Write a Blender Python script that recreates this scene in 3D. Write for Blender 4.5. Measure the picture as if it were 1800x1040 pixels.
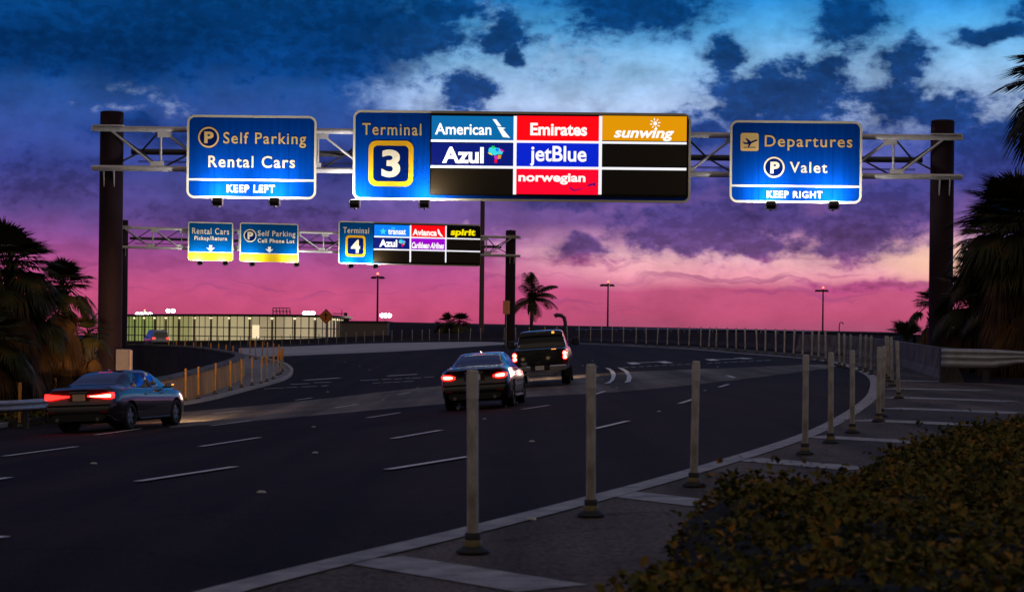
import bpy, bmesh, math, random
import numpy as np
from mathutils import Vector, Matrix
random.seed(7); np.random.seed(7)
SC = bpy.context.scene
COL = SC.collection
for o in list(bpy.data.objects): bpy.data.objects.remove(o)

# ------------------------------------------------------------------ camera
F = 3500.0; CZ = 1.44; HY = 592.0; ROLL = 0.0105
cd = bpy.data.cameras.new('camera'); cam = bpy.data.objects.new('camera', cd); COL.objects.link(cam)
cd.sensor_width = 36; cd.lens = 36 * F / 1800; cd.shift_y = (HY - 520) / 1800.0
cd.clip_start = 0.1; cd.clip_end = 9000
c_, s_ = math.cos(ROLL), math.sin(ROLL)
cam.matrix_world = Matrix(((c_, -s_, 0, 0), (0, 0, -1, 0), (s_, c_, 0, CZ), (0, 0, 0, 1)))
SC.camera = cam
cd.dof.use_dof = True; cd.dof.focus_distance = 62; cd.dof.aperture_fstop = 4.5
SC.render.resolution_x = 1024; SC.render.resolution_y = 591

# ------------------------------------------------------------------ view, world, sun
SC.view_settings.view_transform = 'Standard'; SC.view_settings.look = 'None'
SC.view_settings.exposure = 0.0; SC.view_settings.gamma = 1.0
SC.cycles.use_denoising = True
SC.cycles.max_bounces = 6; SC.cycles.diffuse_bounces = 2; SC.cycles.glossy_bounces = 3
SC.cycles.sample_clamp_indirect = 3.0
BACK_COL = (0.19, 0.155, 0.128); ZEN_COL = (0.058, 0.074, 0.18)

def lin(r, g, b):
    f = lambda c: (c / 255 / 12.92) if c / 255 <= 0.04045 else ((c / 255 + 0.055) / 1.055) ** 2.4
    return (f(r), f(g), f(b), 1)

def build_world():
    w = bpy.data.worlds.new("World"); SC.world = w; w.use_nodes = True
    nt = w.node_tree; N = nt.nodes; L = nt.links; N.clear()
    def put(inp, v):
        if hasattr(v, 'is_output'): L.new(v, inp)
        else: inp.default_value = v
    def math_(op, a, b=0.0, c=0.0, clamp=False):
        n = N.new('ShaderNodeMath'); n.operation = op; n.use_clamp = clamp
        put(n.inputs[0], a); put(n.inputs[1], b); put(n.inputs[2], c); return n.outputs[0]
    def vmath(op, a, b=(0, 0, 0)):
        n = N.new('ShaderNodeVectorMath'); n.operation = op
        put(n.inputs[0], a); put(n.inputs[1], b)
        return n.outputs['Value'] if op in ('LENGTH', 'DISTANCE', 'DOT_PRODUCT') else n.outputs[0]
    def mix(f, a, b):
        n = N.new('ShaderNodeMix'); n.data_type = 'RGBA'
        put(n.inputs[0], f); put(n.inputs[6], a); put(n.inputs[7], b); return n.outputs[2]
    def sstep(x, a, b):
        n = N.new('ShaderNodeMapRange'); n.interpolation_type = 'SMOOTHSTEP'
        put(n.inputs[0], x); n.inputs[1].default_value = a; n.inputs[2].default_value = b; return n.outputs[0]
    def noise(vec, scale, detail=5, rough=0.55, dist=0.0):
        n = N.new('ShaderNodeTexNoise'); put(n.inputs['Vector'], vec); n.inputs['Scale'].default_value = scale
        n.inputs['Detail'].default_value = detail; n.inputs['Roughness'].default_value = rough
        n.inputs['Distortion'].default_value = dist
        return n.outputs['Fac']
    def ramp(fac, stops):
        n = N.new('ShaderNodeValToRGB'); put(n.inputs[0], fac); e = n.color_ramp.elements
        stops = sorted(((592 - y) / 592.0, c) for y, c in stops)
        while len(e) < len(stops): e.new(0.5)
        for k, (p, c) in enumerate(stops): e[k].position = max(0, min(1, p)); e[k].color = c
        return n.outputs[0]
    tc = N.new('ShaderNodeTexCoord')
    d = vmath('NORMALIZE', tc.outputs['Generated'])
    sp = N.new('ShaderNodeSeparateXYZ'); L.new(d, sp.inputs[0])
    az = math_('ARCTAN2', sp.outputs[0], sp.outputs[1]); el = math_('ARCSINE', sp.outputs[2])
    # azimuth and elevation in thousandths-like units: U grows to the east of the road axis, V falls towards the zenith
    U = math_('MULTIPLY_ADD', az, 3500.0, 900.0); V = math_('MULTIPLY_ADD', el, -3500.0, 592.0)
    cb = N.new('ShaderNodeCombineXYZ'); L.new(U, cb.inputs[0]); L.new(math_('ADD', V, 0.0), cb.inputs[1]); uv = cb.outputs[0]
    uvs = vmath('MULTIPLY', uv, (1 / 100, 1.5 / 100, 0))
    n1 = noise(uvs, 1.4, 9, 0.6, 0.2)          # cloud edges
    nw = N.new('ShaderNodeTexNoise'); L.new(uvs, nw.inputs['Vector']); nw.inputs['Scale'].default_value = 1.1; nw.inputs['Detail'].default_value = 3
    uvw = vmath('ADD', uv, vmath('MULTIPLY', vmath('SUBTRACT', nw.outputs['Color'], (.5, .5, .5)), (100, 70, 0)))
    n2 = noise(vmath('ADD', uvs, (31.7, 12.3, 0)), 0.45, 4, 0.5)   # large soft modulation
    n3 = noise(vmath('MULTIPLY', uv, (1 / 260, 1 / 60, 0)), 1.0, 5, 0.55, 0.2)   # streaks
    n1c = math_('SUBTRACT', n1, 0.5); n2c = math_('SUBTRACT', n2, 0.5); n3c = math_('SUBTRACT', n3, 0.5)
    Vw = math_('MULTIPLY_ADD', n3c, 34.0, V)
    pos = math_('DIVIDE', math_('SUBTRACT', 592.0, Vw), 592.0, 0, True)
    left = ramp(pos, [(0, lin(16, 76, 140)), (50, lin(10, 58, 118)), (125, lin(14, 58, 118)), (165, lin(38, 84, 156)), (230, lin(52, 80, 156)),
                      (300, lin(64, 76, 152)), (370, lin(86, 76, 146)), (425, lin(138, 78, 148)), (475, lin(180, 82, 142)), (520, lin(198, 82, 128)), (560, lin(196, 78, 118)), (592, lin(176, 70, 112))])
    right = ramp(pos, [(0, lin(35, 135, 212)), (50, lin(82, 170, 232)), (110, lin(140, 196, 242)), (190, lin(180, 204, 242)), (250, lin(92, 104, 180)),
                       (320, lin(96, 82, 156)), (385, lin(138, 96, 164)), (415, lin(226, 162, 200)), (450, lin(254, 194, 200)), (482, lin(244, 160, 178)),
                       (506, lin(196, 88, 128)), (550, lin(188, 80, 116)), (592, lin(154, 78, 108))])
    Uw = math_('MULTIPLY_ADD', n1c, 240.0, U)
    lr_top = sstep(Uw, 600.0, 790.0); lr_low = sstep(math_('MULTIPLY_ADD', n3c, 300.0, U), 820.0, 1130.0)
    low = sstep(V, 330.0, 420.0)
    lr = math_('ADD', math_('MULTIPLY', lr_top, math_('SUBTRACT', 1.0, low)), math_('MULTIPLY', lr_low, low))
    col = mix(lr, left, right)
    # thin clouds over everything
    col = mix(math_('MULTIPLY', math_('MULTIPLY', sstep(n2c, -0.05, 0.28), 0.35), math_('SUBTRACT', 1.0, low)), col, vmath('MULTIPLY', col, (0.5, 0.55, 0.62)))
    wisp = [(232, 172, 60, 22), (208, 210, 70, 16), (300, 200, 60, 16), (690, 165, 90, 28), (860, 40, 70, 60), (1010, 110, 120, 60), (1550, 118, 120, 40), (1330, 262, 60, 40),
            (800, 415, 200, 18), (1500, 430, 80, 30), (1330, 450, 90, 22)]
    def density(blobs):
        cur = None
        for (cx, cy, rx, ry) in blobs:
            q = vmath('LENGTH', vmath('MULTIPLY', vmath('SUBTRACT', uvw, (cx, cy, 0)), (1.0 / rx, 1.0 / ry, 0)))
            cur = q if cur is None else math_('MINIMUM', cur, q)
        return math_('SUBTRACT', 1.0, math_('MINIMUM', cur, 2.5))
    n5 = math_('SUBTRACT', noise(vmath('ADD', uvs, (3.7, 9.1, 0)), 2.6, 8, 0.66), 0.5)
    wm = sstep(math_('MULTIPLY_ADD', n5, 3.2, density(wisp)), 0.2, 1.3)
    wcol = ramp(pos, [(0, lin(150, 205, 245)), (180, lin(165, 190, 235)), (300, lin(170, 165, 225)), (400, lin(236, 180, 215)), (592, lin(255, 190, 190))])
    col = mix(math_('MULTIPLY', wm, 0.6), col, wcol)
    dark = [(380, 45, 560, 118), (150, 95, 380, 72), (640, 66, 240, 82), (770, 20, 90, 40), (560, 122, 180, 36), (880, 62, 36, 44), (905, 100, 24, 22),
            (1105, 16, 145, 62), (815, 162, 44, 44), (1278, 96, 50, 36), (1362, 168, 150, 66), (1290, 196, 80, 30), (1440, 132, 56, 42), (1490, 38, 84, 70),
            (1578, 116, 54, 50), (1562, 188, 84, 60), (1645, 206, 96, 46), (1735, 270, 140, 92), (1722, 70, 80, 20), (1795, 38, 50, 32), (1790, 360, 110, 100), (1120, 330, 150, 30), (1360, 320, 140, 36), (590, 300, 120, 36),
            (1012, 436, 58, 30), (1250, 388, 190, 66), (1150, 420, 90, 36), (1000, 330, 120, 40), (1330, 428, 120, 24), (1490, 402, 140, 54), (1560, 352, 110, 44), (1200, 240, 90, 40), (1560, 500, 150, 12),
            (420, 392, 260, 34), (100, 330, 160, 50), (300, 250, 160, 26)]
    n4 = math_('SUBTRACT', noise(vmath('ADD', uvs, (7.1, 3.3, 0)), 4.2, 6, 0.6), 0.5)
    dens = math_('MULTIPLY_ADD', n4, 1.0, math_('MULTIPLY_ADD', n1c, 1.9, density(dark)))
    dm = sstep(dens, -0.10, 0.46)
    halo = math_('MULTIPLY', sstep(dens, -0.55, 0.25), 0.42)
    dcol = ramp(pos, [(0, lin(5, 62, 122)), (90, lin(4, 52, 108)), (200, lin(12, 58, 124)), (300, lin(48, 58, 126)), (380, lin(76, 60, 120)), (440, lin(100, 68, 126)), (490, lin(165, 74, 126)), (530, lin(184, 68, 116)), (592, lin(150, 66, 106))])
    core = math_('MULTIPLY_ADD', sstep(math_('MULTIPLY_ADD', n4, 2.2, dens), 0.15, 1.0), -0.42, 1.22); cbc = N.new('ShaderNodeCombineXYZ'); [L.new(core, cbc.inputs[k]) for k in range(3)]
    col = mix(halo, col, vmath('MULTIPLY', dcol, (1.25, 1.25, 1.2)))
    col = mix(math_('MULTIPLY', dm, 0.96), col, vmath('MULTIPLY', dcol, cbc.outputs[0]))
    # thin streaks low over the horizon
    n6 = math_('SUBTRACT', noise(vmath('MULTIPLY', uvw, (1 / 300, 1 / 22, 0)), 1.0, 6, 0.58, 0.15), 0.5)
    stk = math_('MULTIPLY', math_('MULTIPLY', sstep(n6, 0.02, 0.16), sstep(V, 425.0, 465.0)), sstep(V, 575.0, 510.0))
    col = mix(math_('MULTIPLY', stk, 0.55), col, lin(150, 66, 122))
    # brightness texture inside clouds
    tex = math_('MULTIPLY_ADD', math_('MULTIPLY', math_('ADD', n1c, n2c), math_('SUBTRACT', 1.0, math_('MULTIPLY', sstep(V, 420.0, 500.0), 0.6))), 1.25, 1.0)
    cbt = N.new('ShaderNodeCombineXYZ'); [L.new(tex, cbt.inputs[k]) for k in range(3)]
    col = vmath('MULTIPLY', col, cbt.outputs[0])
    # yellow afterglow to the east of the road
    gl = vmath('LENGTH', vmath('MULTIPLY', vmath('SUBTRACT', uv, (1680, 456, 0)), (1 / 190, 1 / 56, 0)))
    gm = math_('MULTIPLY', sstep(gl, 1.1, 0.2), math_('SUBTRACT', 1.0, math_('MULTIPLY', dm, 0.7)))
    col = mix(math_('MULTIPLY', gm, 0.6), col, lin(255, 208, 162))
    # zenith and the sky behind
    zen = sstep(el, 0.17, 0.7)
    col = mix(zen, col, (*ZEN_COL, 1))
    bk = sstep(sp.outputs[1], 0.55, -0.35)
    lowb = math_('MULTIPLY_ADD', sstep(el, 0.02, 0.5), 0.9, 0.3); cbb = N.new('ShaderNodeCombineXYZ'); [L.new(lowb, cbb.inputs[k]) for k in range(3)]
    col = mix(bk, col, vmath('MULTIPLY', BACK_COL, cbb.outputs[0]))
    col = mix(sstep(el, 0.0, -0.02), col, (0.02, 0.014, 0.022, 1))
    b1 = N.new('ShaderNodeBackground'); L.new(col, b1.inputs[0]); b1.inputs[1].default_value = 1.0
    out = N.new('ShaderNodeOutputWorld'); L.new(b1.outputs[0], out.inputs[0])
    w.cycles.sampling_method = 'MANUAL'; w.cycles.sample_map_resolution = 512
build_world()
sl = bpy.data.lights.new('sun', 'SUN'); sl.energy = 0.12; sl.angle = math.radians(8); sl.color = (1.0, 0.62, 0.5)
so = bpy.data.objects.new('sun', sl); COL.objects.link(so)
_sd = Vector((math.sin(math.radians(14)), math.cos(math.radians(14)), math.sin(math.radians(4))))
so.rotation_euler = _sd.to_track_quat('Z', 'Y').to_euler(); so.location = (0, 0, 60)

# ------------------------------------------------------------------ helpers: objects
def link(o): COL.objects.link(o); return o
def tag(o, label=None, cat=None, group=None, kind=None):
    if label: o['label'] = label
    if cat: o['category'] = cat
    if group: o['group'] = group
    if kind: o['kind'] = kind
    return o
def empty(name, loc, rz=0.0, parent=None):
    o = bpy.data.objects.new(name, None); link(o); o.location = loc; o.rotation_euler = (0, 0, rz); o.empty_display_size = 0.2
    if parent: o.parent = parent
    return o
def copy_tree(o, parent=None):
    c = o.copy(); link(c)
    if parent is not None: c.parent = parent
    for ch in o.children: copy_tree(ch, c)
    return c

class MB:
    """collects shapes and links them as one mesh object"""
    def __init__(s): s.v = []; s.f = []; s.sm = []
    def add(s, vs, fs, smooth=False):
        n = len(s.v); s.v += [tuple(map(float, v)) for v in vs]; s.f += [tuple(n + i for i in f) for f in fs]; s.sm += [smooth] * len(fs); return s
    def box(s, c, d, M=None, bev=0.0):
        x, y, z = d[0] / 2, d[1] / 2, d[2] / 2
        if bev > 0:
            b = min(bev, x * .9, y * .9, z * .9)
            vs = []
            for sx in (-1, 1):
                for sy in (-1, 1):
                    for sz in (-1, 1):
                        vs += [(sx * x, sy * (y - b), sz * (z - b)), (sx * (x - b), sy * y, sz * (z - b)), (sx * (x - b), sy * (y - b), sz * z)]
            bm = bmesh.new(); [bm.verts.new(v) for v in vs]; r = bmesh.ops.convex_hull(bm, input=bm.verts)
            bm.verts.index_update(); vv = [v.co.copy() for v in bm.verts]; ff = [[v.index for v in f.verts] for f in bm.faces]; bm.free()
        else:
            vv = [Vector((sx * x, sy * y, sz * z)) for sx in (-1, 1) for sy in (-1, 1) for sz in (-1, 1)]
            ff = [(0, 1, 3, 2), (4, 6, 7, 5), (0, 4, 5, 1), (2, 3, 7, 6), (0, 2, 6, 4), (1, 5, 7, 3)]
        if M is not None: vv = [M @ v for v in vv]
        return s.add([v + Vector(c) for v in vv], ff)
    def tube(s, p, q, r0, r1=None, n=10, cap=True, smooth=True):
        r1 = r0 if r1 is None else r1
        p, q = Vector(p), Vector(q); d = (q - p)
        if d.length < 1e-6: return s
        d.normalize(); a = d.orthogonal().normalized(); b = d.cross(a)
        vs = []
        for (c, r) in ((p, r0), (q, r1)):
            vs += [c + (a * math.cos(2 * math.pi * k / n) + b * math.sin(2 * math.pi * k / n)) * r for k in range(n)]
        s.add(vs, [(k, (k + 1) % n, n + (k + 1) % n, n + k) for k in range(n)], smooth)
        if cap: s.add(vs[:n], [tuple(range(n))[::-1]]); s.add(vs[n:], [tuple(range(n))])
        return s
    def path(s, pts, rad, n=8, smooth=True):
        pts = [Vector(p) for p in pts]; m = len(pts); vs = []
        rad = rad if hasattr(rad, '__len__') else [rad] * m
        for i, p in enumerate(pts):
            d = (pts[min(i + 1, m - 1)] - pts[max(i - 1, 0)]).normalized()
            a = d.cross(Vector((0, 0, 1)));  a = a.normalized() if a.length > 1e-4 else Vector((1, 0, 0)); b = d.cross(a)
            vs += [p + (a * math.cos(2 * math.pi * k / n) + b * math.sin(2 * math.pi * k / n)) * rad[i] for k in range(n)]
        s.add(vs, [(i * n + k, i * n + (k + 1) % n, (i + 1) * n + (k + 1) % n, (i + 1) * n + k) for i in range(m - 1) for k in range(n)], smooth)
        s.add(vs[:n], [tuple(range(n))[::-1]]); s.add(vs[-n:], [tuple(range(n))]); return s
    def lathe(s, prof, c=(0, 0, 0), n=16, smooth=True):
        vs = []; m = len(prof); c = Vector(c)
        for (r, z) in prof: vs += [c + Vector((r * math.cos(2 * math.pi * k / n), r * math.sin(2 * math.pi * k / n), z)) for k in range(n)]
        s.add(vs, [(i * n + k, i * n + (k + 1) % n, (i + 1) * n + (k + 1) % n, (i + 1) * n + k) for i in range(m - 1) for k in range(n)], smooth)
        s.add(vs[:n], [tuple(range(n))[::-1]]); s.add(vs[-n:], [tuple(range(n))]); return s
    def prism(s, poly, y0, y1):
        """poly of (x, z), extruded along y from y0 (front) to y1"""
        n = len(poly); a = sum(poly[i][0] * poly[(i + 1) % n][1] - poly[(i + 1) % n][0] * poly[i][1] for i in range(n))
        if a < 0: poly = poly[::-1]
        vs = [(x, y0, z) for x, z in poly] + [(x, y1, z) for x, z in poly]
        return s.add(vs, [tuple(range(n)), tuple(range(2 * n - 1, n - 1, -1))] + [(i + n, (i + 1) % n + n, (i + 1) % n, i) for i in range(n)])
    def ring(s, outer, inner, y0, y1):
        """frame between two (x, z) outlines with as many points"""
        n = len(outer)
        vs = [(x, y0, z) for x, z in outer] + [(x, y0, z) for x, z in inner] + [(x, y1, z) for x, z in outer] + [(x, y1, z) for x, z in inner]
        fs = []
        for i in range(n):
            j = (i + 1) % n
            fs += [(i, j, n + j, n + i), (2 * n + i, 3 * n + i, 3 * n + j, 2 * n + j), (i, 2 * n + i, 2 * n + j, j), (n + i, n + j, 3 * n + j, 3 * n + i)]
        return s.add(vs, fs)
    def build(s, name, mat, parent=None, off=(0, 0, 0), label=None, smooth=None):
        me = bpy.data.meshes.new(name); ox, oy, oz = off
        me.from_pydata([(x - ox, y - oy, z - oz) for x, y, z in s.v], [], s.f); me.update()
        sm = s.sm if smooth is None else [smooth] * len(s.f)
        me.polygons.foreach_set('use_smooth', sm)
        if mat is not None: me.materials.append(mat)
        o = bpy.data.objects.new(name, me); link(o)
        if parent is not None: o.parent = parent
        else: o.location = off
        if label: o['label'] = label
        return o

# ------------------------------------------------------------------ helpers: materials
_mats = {}
def mat(name, col, rough=0.6, metal=0.0, var=0.0, vscale=3.0, var2=None, bump=0.0, bscale=60.0, spec=0.5, coat=0.0, stretch=None):
    if name in _mats: return _mats[name]
    m = bpy.data.materials.new(name); m.use_nodes = True; nt = m.node_tree; N = nt.nodes; L = nt.links
    b = N['Principled BSDF']; b.inputs['Roughness'].default_value = rough; b.inputs['Metallic'].default_value = metal
    b.inputs['Specular IOR Level'].default_value = spec; b.inputs['Coat Weight'].default_value = coat
    col = (*col[:3], 1)
    tc = N.new('ShaderNodeTexCoord'); vec = tc.outputs['Object']
    if stretch:
        mp = N.new('ShaderNodeMapping'); mp.inputs['Scale'].default_value = stretch; L.new(vec, mp.inputs[0]); vec = mp.outputs[0]
    if var > 0 or var2:
        n = N.new('ShaderNodeTexNoise'); n.inputs['Scale'].default_value = vscale; n.inputs['Detail'].default_value = 6; n.inputs['Roughness'].default_value = .62
        L.new(vec, n.inputs['Vector'])
        r = N.new('ShaderNodeValToRGB'); r.color_ramp.elements[0].position = .34; r.color_ramp.elements[1].position = .68
        c2 = (*var2[:3], 1) if var2 else tuple(c * (1 - var) for c in col[:3]) + (1,)
        r.color_ramp.elements[0].color = c2; r.color_ramp.elements[1].color = col
        L.new(n.outputs['Fac'], r.inputs[0]); L.new(r.outputs[0], b.inputs['Base Color'])
    else: b.inputs['Base Color'].default_value = col
    if bump > 0:
        n2 = N.new('ShaderNodeTexNoise'); n2.inputs['Scale'].default_value = bscale; n2.inputs['Detail'].default_value = 4; L.new(vec, n2.inputs['Vector'])
        bp = N.new('ShaderNodeBump'); bp.inputs['Strength'].default_value = bump; bp.inputs['Distance'].default_value = .02
        L.new(n2.outputs['Fac'], bp.inputs['Height']); L.new(bp.outputs[0], b.inputs['Normal'])
    _mats[name] = m; return m
def emit(name, col, strength=1.0, base=None):
    if name in _mats: return _mats[name]
    m = bpy.data.materials.new(name); m.use_nodes = True; b = m.node_tree.nodes['Principled BSDF']
    b.inputs['Base Color'].default_value = (*(base or col)[:3], 1); b.inputs['Roughness'].default_value = .4
    b.inputs['Emission Color'].default_value = (*col[:3], 1); b.inputs['Emission Strength'].default_value = strength
    _mats[name] = m; return m

# ------------------------------------------------------------------ helpers: the ground's height and where a line of sight meets it
def yh(px): return HY + ROLL * (px - 900)
_C = [(835, 13.1, 1.439), (1042, 15.85, 1.433), (1222, 19.1, 1.427), (1417, 24, 1.389), (1462, 26.2, 1.366), (1500, 29.2, 1.364), (1548, 33, 1.287), (1581, 41, 1.2), (1569, 49, 1.12), (1532, 63, 1.04),
      (1476, 73, .96), (1395, 87.5, .77), (1211, 114, .545), (1018, 150, .377), (826, 185, .465), (674, 203, .72), (576, 221, 1.1), (496, 235, 1.42), (280, 201, 1.45),
      (200, 49, 2.4), (840, 51.8, 1.9), (955, 70, 1.74), (329, 75, 2.5), (426, 80.5, 2.3), (495, 100, 2.03), (600, 110, 1.75)]
_A = np.array([((p - 900) / F * d, d, h) for p, d, h in _C] + [(0, 4, 1.47), (-15, 14, 2.0), (15, 8, 1.4), (-25, 40, 2.75), (-40, 90, 2.6), (-60, 150, 2.2), (-80, 235, 2.2), (30, 40, .9), (30, 100, .4), (20, 20, 1.3), (-60, 20, 3.0), (30, 150, .4)])
def _U(r2): return np.where(r2 > 0, 0.5 * r2 * np.log(r2 + 1e-12), 0)
def _fit():
    X, Y = _A[:, 0], _A[:, 1] / 1.75; n = len(X)
    K = _U((X[:, None] - X) ** 2 + (Y[:, None] - Y) ** 2) + 8.0 * np.eye(n); P = np.c_[np.ones(n), X, Y]
    return np.linalg.solve(np.block([[K, P], [P.T, np.zeros((3, 3))]]), np.r_[_A[:, 2], 0, 0, 0])
_W = _fit()
def gz(x, y):
    x = np.asarray(x, float); y = np.asarray(y, float) / 1.75
    r = _U((x[..., None] - _A[:, 0]) ** 2 + (y[..., None] - _A[:, 1] / 1.75) ** 2)
    return CZ - (r @ _W[:-3] + _W[-3] + _W[-2] * x + _W[-1] * y)
_DS = np.concatenate([np.arange(3, 60, .05), np.arange(60, 300, .25)])
def at(px, py):
    """ground point seen in that direction"""
    x = (px - 900) / F * _DS; z = (yh(px) - py) / F * _DS + CZ
    f = z - gz(x, _DS); i = int(np.argmax(f < 0))
    if f[i] >= 0: i = len(_DS) - 1
    d = _DS[i]
    if i > 0 and f[i] < 0 <= f[i - 1]: d = _DS[i - 1] + (_DS[i] - _DS[i - 1]) * f[i - 1] / (f[i - 1] - f[i])
    return Vector(((px - 900) / F * d, d, float(gz((px - 900) / F * d, d))))
def pt(px, py, d):
    """point at depth d seen in that direction"""
    return Vector(((px - 900) / F * d, d, CZ + (yh(px) - py) / F * d))
def gp(x, y, dz=0.0): return Vector((x, y, float(gz(x, y)) + dz))
def pchip(xs, ys, x):
    xs = np.asarray(xs, float); ys = np.asarray(ys, float); h = np.diff(xs); dl = np.diff(ys) / h; m = np.zeros(len(xs))
    for i in range(1, len(xs) - 1):
        if dl[i - 1] * dl[i] > 0: w1, w2 = 2 * h[i] + h[i - 1], h[i] + 2 * h[i - 1]; m[i] = (w1 + w2) / (w1 / dl[i - 1] + w2 / dl[i])
    m[0], m[-1] = dl[0], dl[-1]
    x = np.clip(x, xs[0], xs[-1]); k = np.clip(np.searchsorted(xs, x) - 1, 0, len(h) - 1); t = (x - xs[k]) / h[k]
    return (2 * t**3 - 3 * t**2 + 1) * ys[k] + (t**3 - 2 * t**2 + t) * h[k] * m[k] + (-2 * t**3 + 3 * t**2) * ys[k + 1] + (t**3 - t**2) * h[k] * m[k + 1]
def smooth_line(pts, n):
    """pts resampled to n points along a centripetal-ish smooth curve"""
    P = np.array([tuple(p)[:2] for p in pts], float); s = np.r_[0, np.cumsum(np.linalg.norm(np.diff(P, axis=0), axis=1))]; t = np.linspace(0, s[-1], n)
    # Catmull-Rom by cumulative length
    m = np.zeros_like(P); m[1:-1] = (P[2:] - P[:-2]) / (s[2:] - s[:-2])[:, None]; m[0] = (P[1] - P[0]) / (s[1] - s[0]); m[-1] = (P[-1] - P[-2]) / (s[-1] - s[-2])
    k = np.clip(np.searchsorted(s, t) - 1, 0, len(s) - 2); h = (s[k + 1] - s[k]); u = ((t - s[k]) / h)[:, None]; h = h[:, None]
    return (2 * u**3 - 3 * u**2 + 1) * P[k] + (u**3 - 2 * u**2 + u) * h * m[k] + (-2 * u**3 + 3 * u**2) * P[k + 1] + (u**3 - u**2) * h * m[k + 1]
def inside(px_, py_, poly):
    r = np.zeros(np.shape(px_), bool); n = len(poly)
    for i in range(n):
        x0, y0 = poly[i]; x1, y1 = poly[(i + 1) % n]
        c = ((y0 > py_) != (y1 > py_)) & (px_ < (x1 - x0) * (py_ - y0) / ((y1 - y0) if y1 != y0 else 1e-9) + x0); r ^= c
    return r
# ------------------------------------------------------------------ the setting
def asphalt(name, c, k=.5):
    m = mat(name, c, .85, var=.35, vscale=.35, bump=.6, bscale=40, spec=.1); nt = m.node_tree; N = nt.nodes; L = nt.links; b = N['Principled BSDF']
    src = b.inputs['Base Color'].links[0].from_socket; tc = [n for n in N if n.type == 'TEX_COORD'][0].outputs['Object']
    def nz(s, d, v=tc): n = N.new('ShaderNodeTexNoise'); n.inputs['Scale'].default_value = s; n.inputs['Detail'].default_value = d; L.new(v, n.inputs['Vector']); return n
    def mr(x, a, b_, c0, c1): n = N.new('ShaderNodeMapRange'); L.new(x, n.inputs[0]); [setattr(n.inputs[q + 1], 'default_value', w) for q, w in enumerate((a, b_, c0, c1))]; return n.outputs[0]
    def mul(x, f): n = N.new('ShaderNodeMix'); n.data_type = 'RGBA'; n.blend_type = 'MULTIPLY'; n.inputs[0].default_value = 1; L.new(x, n.inputs[6]); L.new(f, n.inputs[7]); return n.outputs[2]
    grit = mr(nz(26, 5).outputs['Fac'], .35, .65, .55, 1.5)
    vo = N.new('ShaderNodeTexVoronoi'); vo.feature = 'DISTANCE_TO_EDGE'; vo.inputs['Scale'].default_value = .22; wv = N.new('ShaderNodeVectorMath'); wv.operation = 'MULTIPLY_ADD'
    L.new(nz(.9, 5).outputs['Color'], wv.inputs[0]); wv.inputs[1].default_value = (2.2, 2.2, 0); L.new(tc, wv.inputs[2]); L.new(wv.outputs[0], vo.inputs['Vector'])
    crack = mr(vo.outputs['Distance'], 0, .008, .45, 1)
    mp = N.new('ShaderNodeMapping'); mp.inputs['Rotation'].default_value = (0, 0, math.radians(24)); mp.inputs['Scale'].default_value = (1.1, .035, 1); L.new(tc, mp.inputs[0])
    track = mr(nz(.9, 4, mp.outputs[0]).outputs['Fac'], .35, .65, .55, 1.55)
    L.new(mul(mul(mul(src, grit), crack), track), b.inputs['Base Color']); return m
M_ASPH = asphalt('asphalt', (.0215, .0118, .0098))
M_BRIGHT = asphalt('brightened_asphalt', (.175, .155, .14))  # brighter tone of the lane put into the colour
M_CONC = mat('pale_concrete', (.48, .44, .42), .8, var=.3, vscale=.5, bump=.3, bscale=30, spec=.3)
M_APRON = mat('island_concrete', (.30, .28, .27), .8, var=.35, vscale=.7, bump=.3, bscale=30, spec=.3)
M_GORE = asphalt('gore_asphalt', (.13, .104, .09))
M_PAINT = mat('road_paint', (.86, .84, .80), .6, var2=(.6, .58, .55), vscale=6, spec=.3)
M_WORNPAINT = mat('worn_road_paint', (.44, .42, .39), .7, var2=(.20, .185, .175), vscale=3.5, spec=.2)
M_WALL = mat('barrier_concrete', (.20, .185, .175), .85, var2=(.06, .055, .05), vscale=1.2, bump=.3, bscale=25, spec=.3)
M_ORWALL = mat('orange_lit_concrete', (.80, .40, .13), .85, var2=(.42, .19, .06), vscale=.9, bump=.3, bscale=25, spec=.3, stretch=(1, 1, .35))  # orange lamp light put into the wall's colour
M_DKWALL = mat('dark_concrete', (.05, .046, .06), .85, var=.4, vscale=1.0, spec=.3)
M_GALV = mat('galvanised_steel', (.42, .44, .47), .42, .75, var=.3, vscale=5)
M_GROUND = mat('ground_soil', (.03, .03, .022), .95, var=.4, vscale=.2, spec=.1)

def ribbon(mb, A, B, n=4, dz=.01):
    """sheet between two equally long ground lines, laid on the ground"""
    A = np.array([tuple(p)[:2] for p in A]); B = np.array([tuple(p)[:2] for p in B]); m = len(A); vs = []
    for k in range(n + 1):
        P = A + (B - A) * k / n; Z = gz(P[:, 0], P[:, 1]) + dz
        vs += [(P[i, 0], P[i, 1], Z[i]) for i in range(m)]
    fs = [(k * m + i, k * m + i + 1, (k + 1) * m + i + 1, (k + 1) * m + i) for k in range(n) for i in range(m - 1)]
    # all faces up
    a, b, c = (Vector(vs[j]) for j in fs[0][:3])
    if (b - a).cross(c - a).z < 0: fs = [f[::-1] for f in fs]
    return mb.add(vs, fs)
def offset(L, w):
    L = np.asarray(L); t = np.gradient(L, axis=0); t /= np.linalg.norm(t, axis=1)[:, None]; return L + np.c_[t[:, 1], -t[:, 0]] * w   # to the right-hand side

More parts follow.
